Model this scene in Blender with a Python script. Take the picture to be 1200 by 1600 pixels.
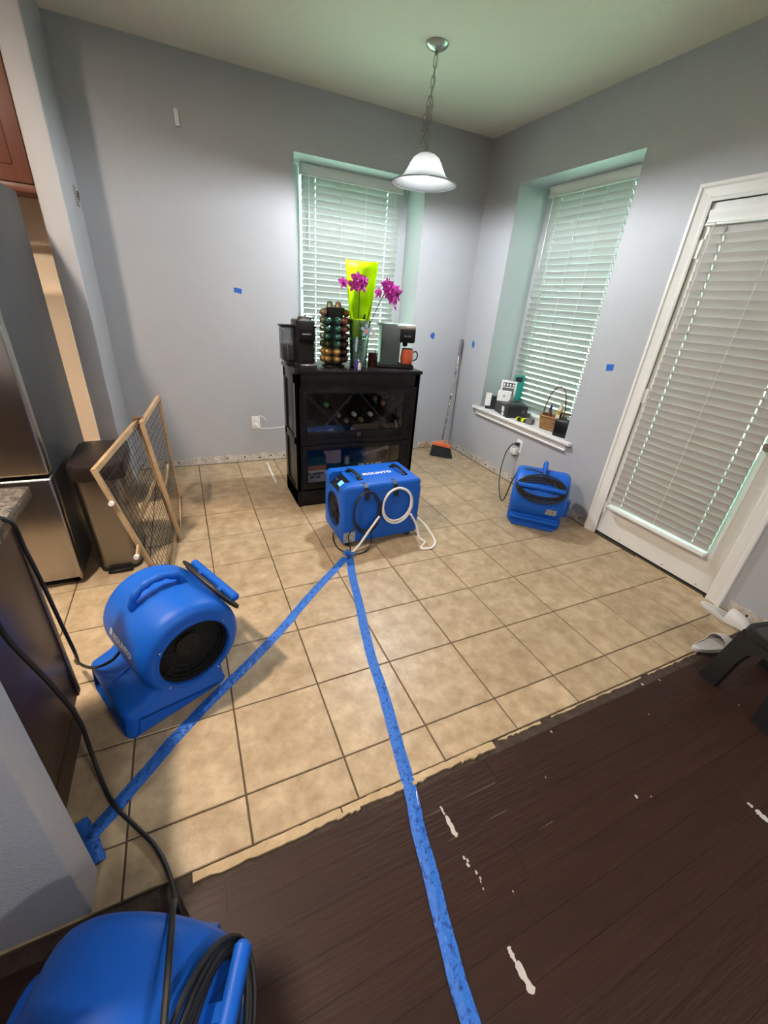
import bpy, bmesh, math, random
from mathutils import Vector, Matrix
random.seed(7)
for o in list(bpy.data.objects): bpy.data.objects.remove(o)
S = bpy.context.scene
COL = S.collection
PI = math.pi
R_ = math.radians

# ------------------------------------------------------------------ camera
yaw, pitch, roll = R_(26.5117), R_(-27.296), R_(4.6841)
cam = bpy.data.cameras.new('camera'); camo = bpy.data.objects.new('camera', cam); COL.objects.link(camo)
fwd = Vector((math.sin(yaw)*math.cos(pitch), math.cos(yaw)*math.cos(pitch), math.sin(pitch)))
rgt = Vector((math.cos(yaw), -math.sin(yaw), 0)); up = rgt.cross(fwd)
r2 = rgt*math.cos(roll) + up*math.sin(roll); u2 = up*math.cos(roll) - rgt*math.sin(roll)
camo.matrix_world = Matrix(((r2.x, u2.x, -fwd.x, 0.334), (r2.y, u2.y, -fwd.y, -0.824), (r2.z, u2.z, -fwd.z, 1.443), (0, 0, 0, 1)))
cam.sensor_fit = 'VERTICAL'; cam.sensor_height = 36.0; cam.lens = 638.27/1600*36.0
cam.clip_start = 0.02; cam.clip_end = 200
S.camera = camo

# ------------------------------------------------------------------ world and lights
W = bpy.data.worlds.new('world'); S.world = W; W.use_nodes = True
bg = W.node_tree.nodes['Background']; bg.inputs[0].default_value = (0.58, 1.0, 0.88, 1); bg.inputs[1].default_value = 4.0

def light(name, kind, loc, energy, color, size=0.1, rot=None, spot=None):
    l = bpy.data.lights.new(name, kind); l.energy = energy; l.color = color
    if kind == 'AREA': l.shape = 'DISK'; l.size = size
    else: l.shadow_soft_size = size
    if spot: l.spot_size = R_(spot); l.spot_blend = 0.6
    o = bpy.data.objects.new(name, l); COL.objects.link(o); o.location = loc
    if rot: o.rotation_euler = rot
    return o
sun = bpy.data.lights.new('sun', 'SUN'); sun.energy = 140; sun.color = (1.0, 0.97, 0.88); sun.angle = R_(1.0)
suno = bpy.data.objects.new('sun', sun); COL.objects.link(suno); suno.rotation_euler = (R_(28), R_(-26), 0)      # high, from behind the house: falls on the garden only
WARM = (1.0, 0.83, 0.66); NEUT = (1.0, 0.97, 0.94)
light('kitchen_downlight', 'AREA', (-0.62, 0.55, 2.715), 78, WARM, 0.14)
light('kitchen_light', 'AREA', (-1.7, 1.2, 2.715), 22, WARM, 0.3)
light('living_light', 'AREA', (2.0, -3.0, 2.70), 62, NEUT, 0.35)
light('living_light', 'AREA', (-0.2, -2.6, 2.70), 30, NEUT, 0.30)
S.view_settings.view_transform = 'Standard'; S.view_settings.look = 'None'
S.view_settings.exposure = 0.26; S.view_settings.gamma = 1.0; S.view_settings.use_curve_mapping = False

# ------------------------------------------------------------------ materials
def mat(name, col, rough=0.5, metal=0.0, var=None, bump=None, spec=0.5, emit=None, trans=0.0, alpha=1.0, rnd=0.0, coat=0.0, ior=1.45, stretch=None, subs=0.0):
    """var=(col2, scale, contrast) noise mix; bump=(scale, strength); rnd = per object brightness variation"""
    m = bpy.data.materials.new(name); m.use_nodes = True; nt = m.node_tree; N = nt.nodes; L = nt.links
    b = N['Principled BSDF']
    c4 = (*col, 1)
    b.inputs['Base Color'].default_value = c4; b.inputs['Roughness'].default_value = rough; b.inputs['Metallic'].default_value = metal
    b.inputs['Specular IOR Level'].default_value = spec; b.inputs['Transmission Weight'].default_value = trans; b.inputs['Alpha'].default_value = alpha
    b.inputs['Coat Weight'].default_value = coat; b.inputs['IOR'].default_value = ior
    if emit: b.inputs['Emission Color'].default_value = (*emit[0], 1); b.inputs['Emission Strength'].default_value = emit[1]
    tc = N.new('ShaderNodeTexCoord'); vec = tc.outputs['Object']
    if stretch:
        mp = N.new('ShaderNodeMapping'); mp.inputs['Scale'].default_value = stretch; L.new(vec, mp.inputs[0]); vec = mp.outputs[0]
    if rnd or (var and rnd is not None):
        oi = N.new('ShaderNodeObjectInfo')
        ad = N.new('ShaderNodeVectorMath'); ad.operation = 'ADD'; L.new(vec, ad.inputs[0])
        sc = N.new('ShaderNodeMath'); sc.operation = 'MULTIPLY'; sc.inputs[1].default_value = 57.0; L.new(oi.outputs['Random'], sc.inputs[0])
        L.new(sc.outputs[0], ad.inputs[1]); vec = ad.outputs[0]
    out = None
    if var:
        nz = N.new('ShaderNodeTexNoise'); nz.inputs['Scale'].default_value = var[1]; nz.inputs['Detail'].default_value = 6; nz.inputs['Roughness'].default_value = 0.65
        L.new(vec, nz.inputs['Vector'])
        rp = N.new('ShaderNodeValToRGB'); w = var[2]; mid = var[3] if len(var) > 3 else 0.5
        rp.color_ramp.elements[0].position = mid - w; rp.color_ramp.elements[1].position = mid + w
        rp.color_ramp.elements[0].color = c4; rp.color_ramp.elements[1].color = (*var[0], 1)
        L.new(nz.outputs['Fac'], rp.inputs[0]); out = rp.outputs[0]
    if rnd:
        hs = N.new('ShaderNodeHueSaturation'); mr = N.new('ShaderNodeMapRange')
        mr.inputs['To Min'].default_value = 1 - rnd; mr.inputs['To Max'].default_value = 1 + rnd
        L.new(oi.outputs['Random'], mr.inputs['Value']); L.new(mr.outputs[0], hs.inputs['Value'])
        if out: L.new(out, hs.inputs['Color'])
        else: hs.inputs['Color'].default_value = c4
        out = hs.outputs[0]
    if out: L.new(out, b.inputs['Base Color'])
    if bump:
        bn = N.new('ShaderNodeTexNoise'); bn.inputs['Scale'].default_value = bump[0]; bn.inputs['Detail'].default_value = 3
        L.new(vec, bn.inputs['Vector'])
        bp = N.new('ShaderNodeBump'); bp.inputs['Strength'].default_value = bump[1]; bp.inputs['Distance'].default_value = 0.01
        L.new(bn.outputs['Fac'], bp.inputs['Height']); L.new(bp.outputs[0], b.inputs['Normal'])
    return m

def glass_mat(name, tint=(1, 1, 1), gloss=0.12, rough=0.02):
    m = bpy.data.materials.new(name); m.use_nodes = True; N = m.node_tree.nodes; L = m.node_tree.links
    for n in list(N):
        if n.type != 'OUTPUT_MATERIAL': N.remove(n)
    t = N.new('ShaderNodeBsdfTransparent'); t.inputs[0].default_value = (*tint, 1)
    g = N.new('ShaderNodeBsdfGlossy'); g.inputs['Roughness'].default_value = rough
    lw = N.new('ShaderNodeLayerWeight'); lw.inputs[0].default_value = 0.35
    mm = N.new('ShaderNodeMath'); mm.operation = 'MULTIPLY_ADD'; mm.inputs[1].default_value = 0.6; mm.inputs[2].default_value = gloss*0.4
    L.new(lw.outputs['Fresnel'], mm.inputs[0])
    mx = N.new('ShaderNodeMixShader'); L.new(mm.outputs[0], mx.inputs[0]); L.new(t.outputs[0], mx.inputs[1]); L.new(g.outputs[0], mx.inputs[2])
    L.new(mx.outputs[0], N['Material Output'].inputs[0])
    return m

def translucent_mat(name, col, tcol, fac=0.5, rough=0.4):
    m = bpy.data.materials.new(name); m.use_nodes = True; N = m.node_tree.nodes; L = m.node_tree.links
    b = N['Principled BSDF']; b.inputs['Base Color'].default_value = (*col, 1); b.inputs['Roughness'].default_value = rough; b.inputs['Specular IOR Level'].default_value = 0.15
    t = N.new('ShaderNodeBsdfTranslucent'); t.inputs[0].default_value = (*tcol, 1)
    mx = N.new('ShaderNodeMixShader'); mx.inputs[0].default_value = fac
    L.new(b.outputs[0], mx.inputs[1]); L.new(t.outputs[0], mx.inputs[2]); L.new(mx.outputs[0], N['Material Output'].inputs[0])
    return m

M = {}
M['wall'] = mat('wall_paint', (0.385, 0.390, 0.415), 0.36, spec=.35, bump=(150, 0.28), var=((0.41, 0.415, 0.44), 2.0, 0.25), rnd=None)
M['wall_kitchen'] = mat('kitchen_warm_tint', (0.80, 0.66, 0.50), 0.5, bump=(130, 0.2))  # warm kitchen light put into the wall colour as peach
M['ceiling'] = mat('ceiling_paint', (0.68, 0.635, 0.55), 0.7, bump=(90, 0.2))
M['trim'] = mat('trim_white', (0.72, 0.71, 0.69), 0.35)
M['door'] = mat('door_white', (0.70, 0.69, 0.67), 0.35)
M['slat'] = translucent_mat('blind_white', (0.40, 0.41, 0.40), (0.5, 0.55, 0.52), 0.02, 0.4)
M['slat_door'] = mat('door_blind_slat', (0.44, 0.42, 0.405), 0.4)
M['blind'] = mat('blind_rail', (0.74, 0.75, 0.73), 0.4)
M['cord_white'] = mat('white_cord', (0.75, 0.75, 0.72), 0.5)
M['glass'] = glass_mat('window_glass', (0.95, 1, 0.98))
M['cab_glass'] = glass_mat('cabinet_glass', (0.86, 0.86, 0.86), 0.05)
M['tile'] = mat('tan_tile', (0.30, 0.215, 0.125), 0.40, var=((0.47, 0.36, 0.235), 13.0, 0.17), bump=(40, 0.12), rnd=0.05)
M['grout'] = mat('grout', (0.085, 0.058, 0.034), 0.9, bump=(80, 0.2))
M['plank'] = mat('dark_plank', (0.0200, 0.0074, 0.0044), 0.50, spec=.35, var=((0.032, 0.0120, 0.0075), 3.5, 0.25), bump=(10, 0.25), rnd=0.05, stretch=(1, 9, 9))
M['plank_gap'] = mat('plank_gap', (0.010, 0.006, 0.005), 0.9)
M['raw_wood'] = mat('raw_wood', (0.52, 0.40, 0.25), 0.7, var=((0.36, 0.25, 0.14), 14, 0.2), bump=(40, 0.3))
M['dark_wood'] = mat('dark_dust_wood', (0.030, 0.017, 0.012), 0.8, var=((0.06, 0.040, 0.028), 25, 0.14), bump=(40, 0.5))
M['plaster'] = mat('bare_drywall', (0.62, 0.58, 0.52), 0.85, var=((0.40, 0.35, 0.29), 17, 0.13), bump=(60, 0.8), rnd=None)
M['hole'] = mat('dark_hole', (0.05, 0.035, 0.025), 0.9)
M['chip'] = mat('white_scrape', (0.46, 0.43, 0.41), 0.6)
M['scratch'] = mat('pale_scratch', (0.15, 0.105, 0.075), 0.7)
M['blue'] = mat('blue_plastic', (0.007, 0.098, 0.50), 0.42, spec=.3, bump=(420, 0.10))
M['blue_dark'] = mat('deep_blue_plastic', (0.010, 0.080, 0.40), 0.34, bump=(420, 0.08))
M['black'] = mat('black_plastic', (0.006, 0.006, 0.007), 0.36, spec=.4)
M['rubber'] = mat('black_rubber', (0.012, 0.012, 0.013), 0.5)
M['matte_black'] = mat('matte_black', (0.006, 0.006, 0.006), 0.8)
M['cab'] = mat('black_cabinet_paint', (0.006, 0.0055, 0.006), 0.24, spec=.2, bump=(15, 0.05), var=((0.016, 0.015, 0.016), 8, 0.3), rnd=None)
M['cab_in'] = mat('cabinet_inside', (0.007, 0.007, 0.007), 0.6)
M['white_print'] = mat('white_print', (0.75, 0.78, 0.82), 0.5)
M['tape'] = mat('blue_tape', (0.006, 0.045, 0.24), 0.5, var=((0.022, 0.135, 0.52), 75, 0.035, 0.43), bump=(50, 0.8), rnd=None)
M['tape_flat'] = mat('painter_tape', (0.012, 0.10, 0.42), 0.6)
M['hose'] = mat('white_hose', (0.72, 0.70, 0.66), 0.4)
M['tag'] = mat('grey_label', (0.42, 0.40, 0.40), 0.5, var=((0.18, 0.18, 0.19), 90, 0.06), rnd=None)
M['screen'] = mat('lit_display', (0.1, 0.4, 0.8), 0.3, emit=((0.18, 0.60, 1.0), 1.3))
M['steel'] = mat('stainless', (0.42, 0.40, 0.385), 0.26, 1.0, bump=(60, 0.03), stretch=(1, 1, 40))
M['fridge_side'] = mat('fridge_side_grey', (0.055, 0.056, 0.060), 0.45, 0.2)
M['chrome'] = mat('chrome', (0.7, 0.7, 0.7), 0.15, 1.0)
M['nickel'] = mat('brushed_nickel', (0.33, 0.32, 0.29), 0.30, 1.0)
M['brown_cab'] = mat('brown_cabinet', (0.155, 0.052, 0.028), 0.35, var=((0.10, 0.032, 0.018), 5, 0.25), rnd=None, stretch=(8, 8, 1))
M['dark_cab'] = mat('dark_island_wood', (0.055, 0.030, 0.022), 0.33, var=((0.035, 0.018, 0.013), 5, 0.25), rnd=None, stretch=(6, 6, 1))
M['counter'] = mat('granite', (0.15, 0.125, 0.10), 0.18, var=((0.04, 0.035, 0.03), 60, 0.10), rnd=None)
M['gate_wood'] = mat('gate_wood', (0.47, 0.33, 0.19), 0.5, var=((0.36, 0.24, 0.13), 12, 0.2), rnd=None)
M['wire'] = mat('gate_wire', (0.035, 0.028, 0.022), 0.5, 0.3)
M['bin_lid'] = mat('bin_lid', (0.020, 0.014, 0.012), 0.35)
M['bin_steel'] = mat('bin_steel', (0.25, 0.235, 0.225), 0.30, 1.0)
M['shade'] = translucent_mat('frosted_shade', (0.022, 0.022, 0.022), (0.76, 0.76, 0.76), 0.60, 0.5)
M['bulb'] = mat('lit_bulb', (1, 1, 1), 0.4, emit=((1.0, 0.98, 0.94), 14))
M['ceil_lamp'] = mat('lit_panel', (1, 1, 1), 0.4, emit=((1.0, 0.88, 0.72), 4))
M['orange'] = mat('orange_plastic', (0.74, 0.16, 0.06), 0.45)
M['mug'] = mat('orange_ceramic', (0.66, 0.13, 0.06), 0.35)
M['bristle'] = mat('black_bristle', (0.012, 0.012, 0.013), 0.8, bump=(200, 1.0), stretch=(1, 1, 0.05))
M['grey_grip'] = mat('grey_grip', (0.12, 0.12, 0.13), 0.5)
M['lime'] = translucent_mat('lime_paper', (0.50, 0.72, 0.005), (0.55, 0.75, 0.01), 0.45, 0.45)
M['orchid'] = translucent_mat('orchid_petal', (0.42, 0.035, 0.30), (0.5, 0.06, 0.35), 0.25, 0.5)
M['orchid_lip'] = mat('orchid_lip', (0.20, 0.005, 0.10), 0.5)
M['stem'] = mat('stem', (0.035, 0.045, 0.012), 0.5)
M['leaf'] = mat('leaf', (0.03, 0.055, 0.012), 0.4)
M['sleeve'] = glass_mat('green_glass_vase', (0.78, 0.88, 0.84), 0.35, 0.08)
M['pot'] = mat('dark_pot', (0.16, 0.26, 0.24), 0.5, var=((0.42, 0.56, 0.52), 40, 0.10), rnd=None)
M['pale_blue'] = mat('pale_blue_felt', (0.34, 0.52, 0.66), 0.7)
M['pink'] = mat('pink_felt', (0.72, 0.30, 0.28), 0.7)
M['white'] = mat('white_plain', (0.75, 0.75, 0.74), 0.5)
M['purple'] = mat('purple_plastic', (0.05, 0.03, 0.22), 0.4)
M['keurig'] = mat('dark_grey_green', (0.075, 0.095, 0.092), 0.30)
M['silver'] = mat('silver_plastic', (0.45, 0.45, 0.45), 0.3, 0.6)
M['tank'] = glass_mat('smoky_tank', (0.50, 0.51, 0.52), 0.3, 0.05)
M['candle'] = mat('dark_red_jar', (0.035, 0.008, 0.007), 0.15)
M['water'] = mat('grey_inner', (0.25, 0.26, 0.27), 0.3)
M['wicker'] = mat('wicker', (0.36, 0.19, 0.07), 0.6, var=((0.20, 0.09, 0.03), 60, 0.15), bump=(90, 0.8), rnd=None)
M['wicker_dark'] = mat('wicker_dark', (0.12, 0.065, 0.035), 0.6)
M['carton'] = mat('dark_carton', (0.022, 0.024, 0.028), 0.32)
M['teal'] = mat('teal_plastic', (0.01, 0.25, 0.20), 0.45)
M['yellow'] = mat('neon_yellow', (0.62, 0.66, 0.02), 0.5)
M['navy'] = mat('navy_cap', (0.01, 0.015, 0.09), 0.4)
M['amber'] = mat('amber_bottle', (0.12, 0.04, 0.012), 0.25)
M['cream'] = mat('cream_bottle', (0.62, 0.56, 0.42), 0.4)
M['gold'] = mat('gold_label', (0.55, 0.36, 0.06), 0.35, 0.3)
M['bag_plastic'] = glass_mat('clear_bag', (0.80, 0.82, 0.85), 0.5, 0.15)
M['slipper'] = mat('white_foam', (0.62, 0.60, 0.58), 0.6, bump=(150, 0.2))
M['slipper_in'] = mat('white_insole', (0.50, 0.49, 0.49), 0.7, bump=(200, 0.4))
M['stool'] = mat('black_stool_plastic', (0.010, 0.011, 0.011), 0.42)
M['stool_top'] = mat('grey_black_tread', (0.035, 0.033, 0.033), 0.5)
M['bottle'] = mat('dark_green_glass', (0.012, 0.020, 0.010), 0.12)
M['foil_gold'] = mat('foil_gold', (0.30, 0.24, 0.12), 0.35, 0.5)
M['foil_white'] = mat('foil_white', (0.5, 0.5, 0.5), 0.4)
M['foil_green'] = mat('foil_green', (0.03, 0.26, 0.03), 0.4)
M['foil_copper'] = mat('foil_copper', (0.34, 0.14, 0.09), 0.4, 0.3)
M['rack'] = mat('rack_dark', (0.030, 0.028, 0.027), 0.5)
M['box_white'] = mat('box_white', (0.60, 0.56, 0.52), 0.6)
M['box_brown'] = mat('box_brown', (0.30, 0.12, 0.04), 0.5)
M['box_teal'] = mat('box_teal', (0.012, 0.05, 0.05), 0.4)
M['box_pink'] = mat('box_pink', (0.42, 0.30, 0.33), 0.6)
M['box_blue'] = mat('box_blue', (0.010, 0.03, 0.16), 0.4)
M['ink'] = mat('black_ink', (0.012, 0.012, 0.012), 0.6)
M['lilac'] = mat('lilac_cloth', (0.22, 0.18, 0.24), 0.9)
M['grass'] = mat('lawn', (0.21, 0.37, 0.29), 0.9, var=((0.28, 0.45, 0.36), 5, 0.2), rnd=None)
M['rust'] = mat('rusty_plate', (0.35, 0.31, 0.20), 0.7, var=((0.13, 0.10, 0.06), 30, 0.1), rnd=None)
def pod(n, c): M[n] = mat(n, c, 0.28, 0.75)
pod('pod_sage', (0.22, 0.22, 0.17)); pod('pod_green', (0.045, 0.13, 0.105)); pod('pod_olive', (0.05, 0.06, 0.035)); pod('pod_gold', (0.44, 0.29, 0.12))
pod('pod_rust', (0.26, 0.085, 0.065)); pod('pod_brown', (0.085, 0.035, 0.032)); pod('pod_tan', (0.34, 0.24, 0.17))

# ------------------------------------------------------------------ helpers
class MB:
    def __init__(s): s.v = []; s.f = []
    def add(s, vs, fs):
        b = len(s.v); s.v += [tuple(x) for x in vs]; s.f += [tuple(i + b for i in f) for f in fs]; return s
    def box(s, x0, x1, y0, y1, z0, z1):
        return s.add([(x0,y0,z0),(x1,y0,z0),(x1,y1,z0),(x0,y1,z0),(x0,y0,z1),(x1,y0,z1),(x1,y1,z1),(x0,y1,z1)],
                     [(0,3,2,1),(4,5,6,7),(0,1,5,4),(1,2,6,5),(2,3,7,6),(3,0,4,7)])
    def rbox(s, x0, x1, y0, y1, z0, z1, r=0.01, seg=2):
        bm = bmesh.new(); bmesh.ops.create_cube(bm, size=1)
        for v in bm.verts: v.co = ((x0+x1)/2 + v.co.x*(x1-x0), (y0+y1)/2 + v.co.y*(y1-y0), (z0+z1)/2 + v.co.z*(z1-z0))
        bmesh.ops.bevel(bm, geom=bm.edges[:] + bm.verts[:], offset=r, segments=seg, profile=0.5, affect='EDGES')
        bm.verts.index_update(); s.add([v.co[:] for v in bm.verts], [[v.index for v in f.verts] for f in bm.faces]); bm.free(); return s
    def obox(s, c, ax, ay, az):
        c = Vector(c); ax, ay, az = Vector(ax), Vector(ay), Vector(az)
        return s.add([c-ax-ay-az, c+ax-ay-az, c+ax+ay-az, c-ax+ay-az, c-ax-ay+az, c+ax-ay+az, c+ax+ay+az, c-ax+ay+az],
                     [(0,3,2,1),(4,5,6,7),(0,1,5,4),(1,2,6,5),(2,3,7,6),(3,0,4,7)])
    def bar(s, p0, p1, w, h, upv=(0,0,1)):
        p0, p1 = Vector(p0), Vector(p1); d = (p1-p0); L = d.length; d.normalize()
        sd = d.cross(Vector(upv)); 
        if sd.length < 1e-6: sd = d.cross(Vector((1,0,0)))
        sd.normalize(); uu = sd.cross(d)
        return s.obox((p0+p1)/2, d*L/2, sd*w/2, uu*h/2)
    def tube(s, pts, r, n=8, closed=False, cap=True, rz=None):
        pts = [Vector(p) for p in pts]; k = len(pts); prev = None; rings = []
        for i, p in enumerate(pts):
            a = pts[(i-1) % k] if (closed or i > 0) else p; b = pts[(i+1) % k] if (closed or i < k-1) else p
            t = (b-a)
            if t.length < 1e-9: t = Vector((0,0,1))
            t.normalize()
            if prev is None:
                nn = t.cross(Vector((0,0,1)))
                if nn.length < 1e-3: nn = t.cross(Vector((1,0,0)))
            else: nn = prev - t*prev.dot(t)
            nn.normalize(); prev = nn; bn = t.cross(nn)
            ri = r[i] if isinstance(r, (list, tuple)) else r
            rings.append([p + nn*math.cos(2*PI*j/n)*ri + bn*math.sin(2*PI*j/n)*(ri if rz is None else ri*rz) for j in range(n)])
        vs = [v for rg in rings for v in rg]; fs = []
        for i in range(k if closed else k-1):
            for j in range(n):
                fs.append((i*n+j, i*n+(j+1) % n, ((i+1) % k)*n+(j+1) % n, ((i+1) % k)*n+j))
        if not closed and cap: fs += [tuple(reversed(range(n))), tuple((k-1)*n+j for j in range(n))]
        return s.add(vs, fs)
    def cyl(s, p0, p1, r0, r1=None, n=24): return s.tube([p0, p1], [r0, r0 if r1 is None else r1], n)
    def lathe(s, prof, c=(0,0,0), n=32, ax='z', a0=0, a1=2*PI, sx=1, sy=1):
        full = abs(a1-a0-2*PI) < 1e-6; m = n if full else n+1; vs = []
        for (r, h) in prof:
            for j in range(m):
                a = a0 + (a1-a0)*j/n
                p = (r*math.cos(a)*sx, r*math.sin(a)*sy, h)
                if ax == 'x': p = (h, r*math.cos(a), r*math.sin(a))
                elif ax == 'y': p = (r*math.sin(a), h, r*math.cos(a))
                vs.append((c[0]+p[0], c[1]+p[1], c[2]+p[2]))
        fs = []
        for i in range(len(prof)-1):
            for j in range(n):
                fs.append((i*m+j, i*m+(j+1) % m, (i+1)*m+(j+1) % m, (i+1)*m+j))
        return s.add(vs, fs)
    def prism(s, poly, h0, h1, f=lambda x, y, h: (x, y, h)):
        n = len(poly)
        return s.add([f(x, y, h0) for x, y in poly] + [f(x, y, h1) for x, y in poly],
                     [tuple(reversed(range(n))), tuple(range(n, 2*n))] + [(i, (i+1) % n, n+(i+1) % n, n+i) for i in range(n)])
    def loft(s, rings, cap=True):
        n = len(rings[0]); vs = [v for r in rings for v in r]; fs = []
        for i in range(len(rings)-1):
            for j in range(n): fs.append((i*n+j, i*n+(j+1) % n, (i+1)*n+(j+1) % n, (i+1)*n+j))
        if cap: fs += [tuple(reversed(range(n))), tuple((len(rings)-1)*n+j for j in range(n))]
        return s.add(vs, fs)
    def ball(s, c, rx, ry=None, rz=None, n=12, m=8):
        ry = ry or rx; rz = rz or rx; vs = [(c[0], c[1], c[2]+rz)]; fs = []
        for i in range(1, m):
            a = PI*i/m
            for j in range(n): vs.append((c[0]+rx*math.sin(a)*math.cos(2*PI*j/n), c[1]+ry*math.sin(a)*math.sin(2*PI*j/n), c[2]+rz*math.cos(a)))
        vs.append((c[0], c[1], c[2]-rz)); e = len(vs)-1
        for j in range(n):
            fs.append((0, 1+j, 1+(j+1) % n)); fs.append((e, 1+(m-2)*n+(j+1) % n, 1+(m-2)*n+j))
            for i in range(m-2): fs.append((1+i*n+j, 1+(i+1)*n+j, 1+(i+1)*n+(j+1) % n, 1+i*n+(j+1) % n))
        return s.add(vs, fs)
    def mesh(s, name, m, smooth=True, ang=38, off=(0,0,0)):
        me = bpy.data.meshes.new(name)
        me.from_pydata([(v[0]-off[0], v[1]-off[1], v[2]-off[2]) for v in s.v], [], s.f)
        bm = bmesh.new(); bm.from_mesh(me); bmesh.ops.recalc_face_normals(bm, faces=bm.faces[:])
        if smooth:
            for f in bm.faces: f.smooth = True
            ca = R_(ang)
            for e in bm.edges:
                if len(e.link_faces) == 2 and e.calc_face_angle(0) > ca: e.smooth = False
        bm.to_mesh(me); bm.free(); me.materials.append(m); return me
    def build(s, name, m, parent=None, world=False, smooth=True, ang=38):
        off = parent.location if (world and parent) else (0,0,0)
        return link(name, s.mesh(name, m, smooth, ang, off), parent)

def link(name, me, parent=None, loc=None, rot=None, scale=None):
    o = bpy.data.objects.new(name, me); COL.objects.link(o)
    if parent: o.parent = parent
    if loc: o.location = loc
    if rot: o.rotation_euler = rot
    if scale: o.scale = scale
    return o
def tag(o, label=None, cat=None, group=None, kind=None):
    if label: o['label'] = label
    if cat: o['category'] = cat
    if group: o['group'] = group
    if kind: o['kind'] = kind
    return o
def thing(name, label, cat, loc=(0,0,0), rz=0, group=None):
    o = bpy.data.objects.new(name, None); COL.objects.link(o); o.location = loc; o.rotation_euler = (0,0,rz); o.empty_display_size = 0.05
    return tag(o, label, cat, group)
def struct(name, label=None):
    o = bpy.data.objects.new(name, None); COL.objects.link(o); o['kind'] = 'structure'
    if label: o['label'] = label
    return o
def copy_tree(o, parent=None):
    c = o.copy(); COL.objects.link(c); c.parent = parent
    for ch in list(o.children): copy_tree(ch, c)
    return c
def text_mesh(name, txt, size, m, bold=0.0, align='CENTER', ext=0.0006, spacing=1.0):
    cu = bpy.data.curves.new(name, 'FONT'); cu.body = txt; cu.size = size; cu.align_x = align; cu.align_y = 'CENTER'
    cu.extrude = ext; cu.offset = bold; cu.space_character = spacing; cu.space_line = 0.85
    o = bpy.data.objects.new(name, cu); COL.objects.link(o)
    dg = bpy.context.evaluated_depsgraph_get(); me = bpy.data.meshes.new_from_object(o.evaluated_get(dg))
    bpy.data.objects.remove(o); bpy.data.curves.remove(cu)
    me.materials.clear(); me.materials.append(m); return me
def text(name, txt, size, m, parent, loc, xdir, ydir, **k):
    me = text_mesh(name, txt, size, m, **k)
    x = Vector(xdir).normalized(); y = Vector(ydir); y = (y - x*y.dot(x)).normalized(); z = x.cross(y)
    o = link(name, me, parent)
    o.matrix_local = Matrix(((x.x, y.x, z.x, loc[0]), (x.y, y.y, z.y, loc[1]), (x.z, y.z, z.z, loc[2]), (0,0,0,1)))
    return o
def spline(pts, n=8):
    """Catmull-Rom through pts"""
    P = [Vector(p) for p in pts]; P = [P[0]*2-P[1]] + P + [P[-1]*2-P[-2]]; out = []
    for i in range(1, len(P)-2):
        for k in range(n):
            t = k/n; a, b, c, d = P[i-1], P[i], P[i+1], P[i+2]
            out.append(0.5*((2*b) + (c-a)*t + (2*a-5*b+4*c-d)*t*t + (3*b-a-3*c+d)*t**3))
    out.append(P[-2]); return out
def boolean(o, cutters, op='DIFFERENCE'):
    for c in cutters:
        md = o.modifiers.new('b', 'BOOLEAN'); md.operation = op; md.object = c; md.solver = 'EXACT'
    dg = bpy.context.evaluated_depsgraph_get(); me = bpy.data.meshes.new_from_object(o.evaluated_get(dg))
    o.modifiers.clear(); o.data = me
    for c in cutters: bpy.data.objects.remove(c)
    bm = bmesh.new(); bm.from_mesh(me)
    for f in bm.faces: f.smooth = True
    for e in bm.edges: e.smooth = not (len(e.link_faces) == 2 and e.calc_face_angle(0) > R_(38))
    bm.to_mesh(me); bm.free()

# ================================================================== SETTING
CE = 2.74
TS = 0.333
# --- tiled floor
fl = struct('floor', 'tan tiled floor with dark grout lines')
b = MB(); b.box(-3.5, 3.06, -0.148, 3.0, -0.05, -0.004); b.build('grout_bed', M['grout'], fl)
def tile_mesh(w, d):
    g = 0.0028; c = 0.002; b = MB()
    x0, x1, y0, y1 = g, w-g, g, d-g
    b.add([(x0,y0,-.012),(x1,y0,-.012),(x1,y1,-.012),(x0,y1,-.012),(x0,y0,-c),(x1,y0,-c),(x1,y1,-c),(x0,y1,-c),(x0+c,y0+c,0),(x1-c,y0+c,0),(x1-c,y1-c,0),(x0+c,y1-c,0)],
          [(0,1,5,4),(1,2,6,5),(2,3,7,6),(3,0,4,7),(4,5,9,8),(5,6,10,9),(6,7,11,10),(7,4,8,11),(8,9,10,11)])
    return b.mesh('tile', M['tile'], smooth=False)
tm, tm2 = tile_mesh(TS, TS), tile_mesh(TS, 0.148)
for i in range(-5, 9):
    for j in range(0, 9): link('tile', tm, fl, (i*TS, j*TS, random.uniform(-.0006, .0003)))
    link('tile', tm2, fl, (i*TS, -0.148, random.uniform(-.0006, .0003)))
b = MB(); b.box(-3.5, -5*TS, -0.148, 3.0, -.012, -.0002); b.build('far_tiles', M['tile'], fl)
# --- dark wood floor
fw = struct('floor_wood', 'dark brown plank floor')
b = MB(); b.box(-3.5, 3.06, -5.0, -0.148, -0.06, -0.011); b.build('subfloor', M['plank_gap'], fw)
PW = 0.0838
bp_ = MB(); bp_.box(0, 1, 0.0003, PW-0.0003, -0.012, -0.004); pm = bp_.mesh('plank', M['plank'], smooth=False)
y = -0.193 - PW; row = 0
while y > -1.75:
    x = -1.4 - random.random()*0.7
    while x < 3.05:
        L = random.uniform(0.45, 1.35); x1 = min(x+L, 3.06)
        link('plank', pm, fw, (x, y, random.uniform(-.0004, .0003)), None, (x1-x-0.0006, 1, 1)); x = x1
        if x > 3.0: break
    y -= PW; row += 1
b = MB(); b.box(-3.5, 3.06, -5.0, y+PW, -0.012, -0.004); b.box(-3.5, -1.4, y+PW, -0.193, -0.012, -0.0045); b.build('far_planks', M['plank'], fw)
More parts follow.
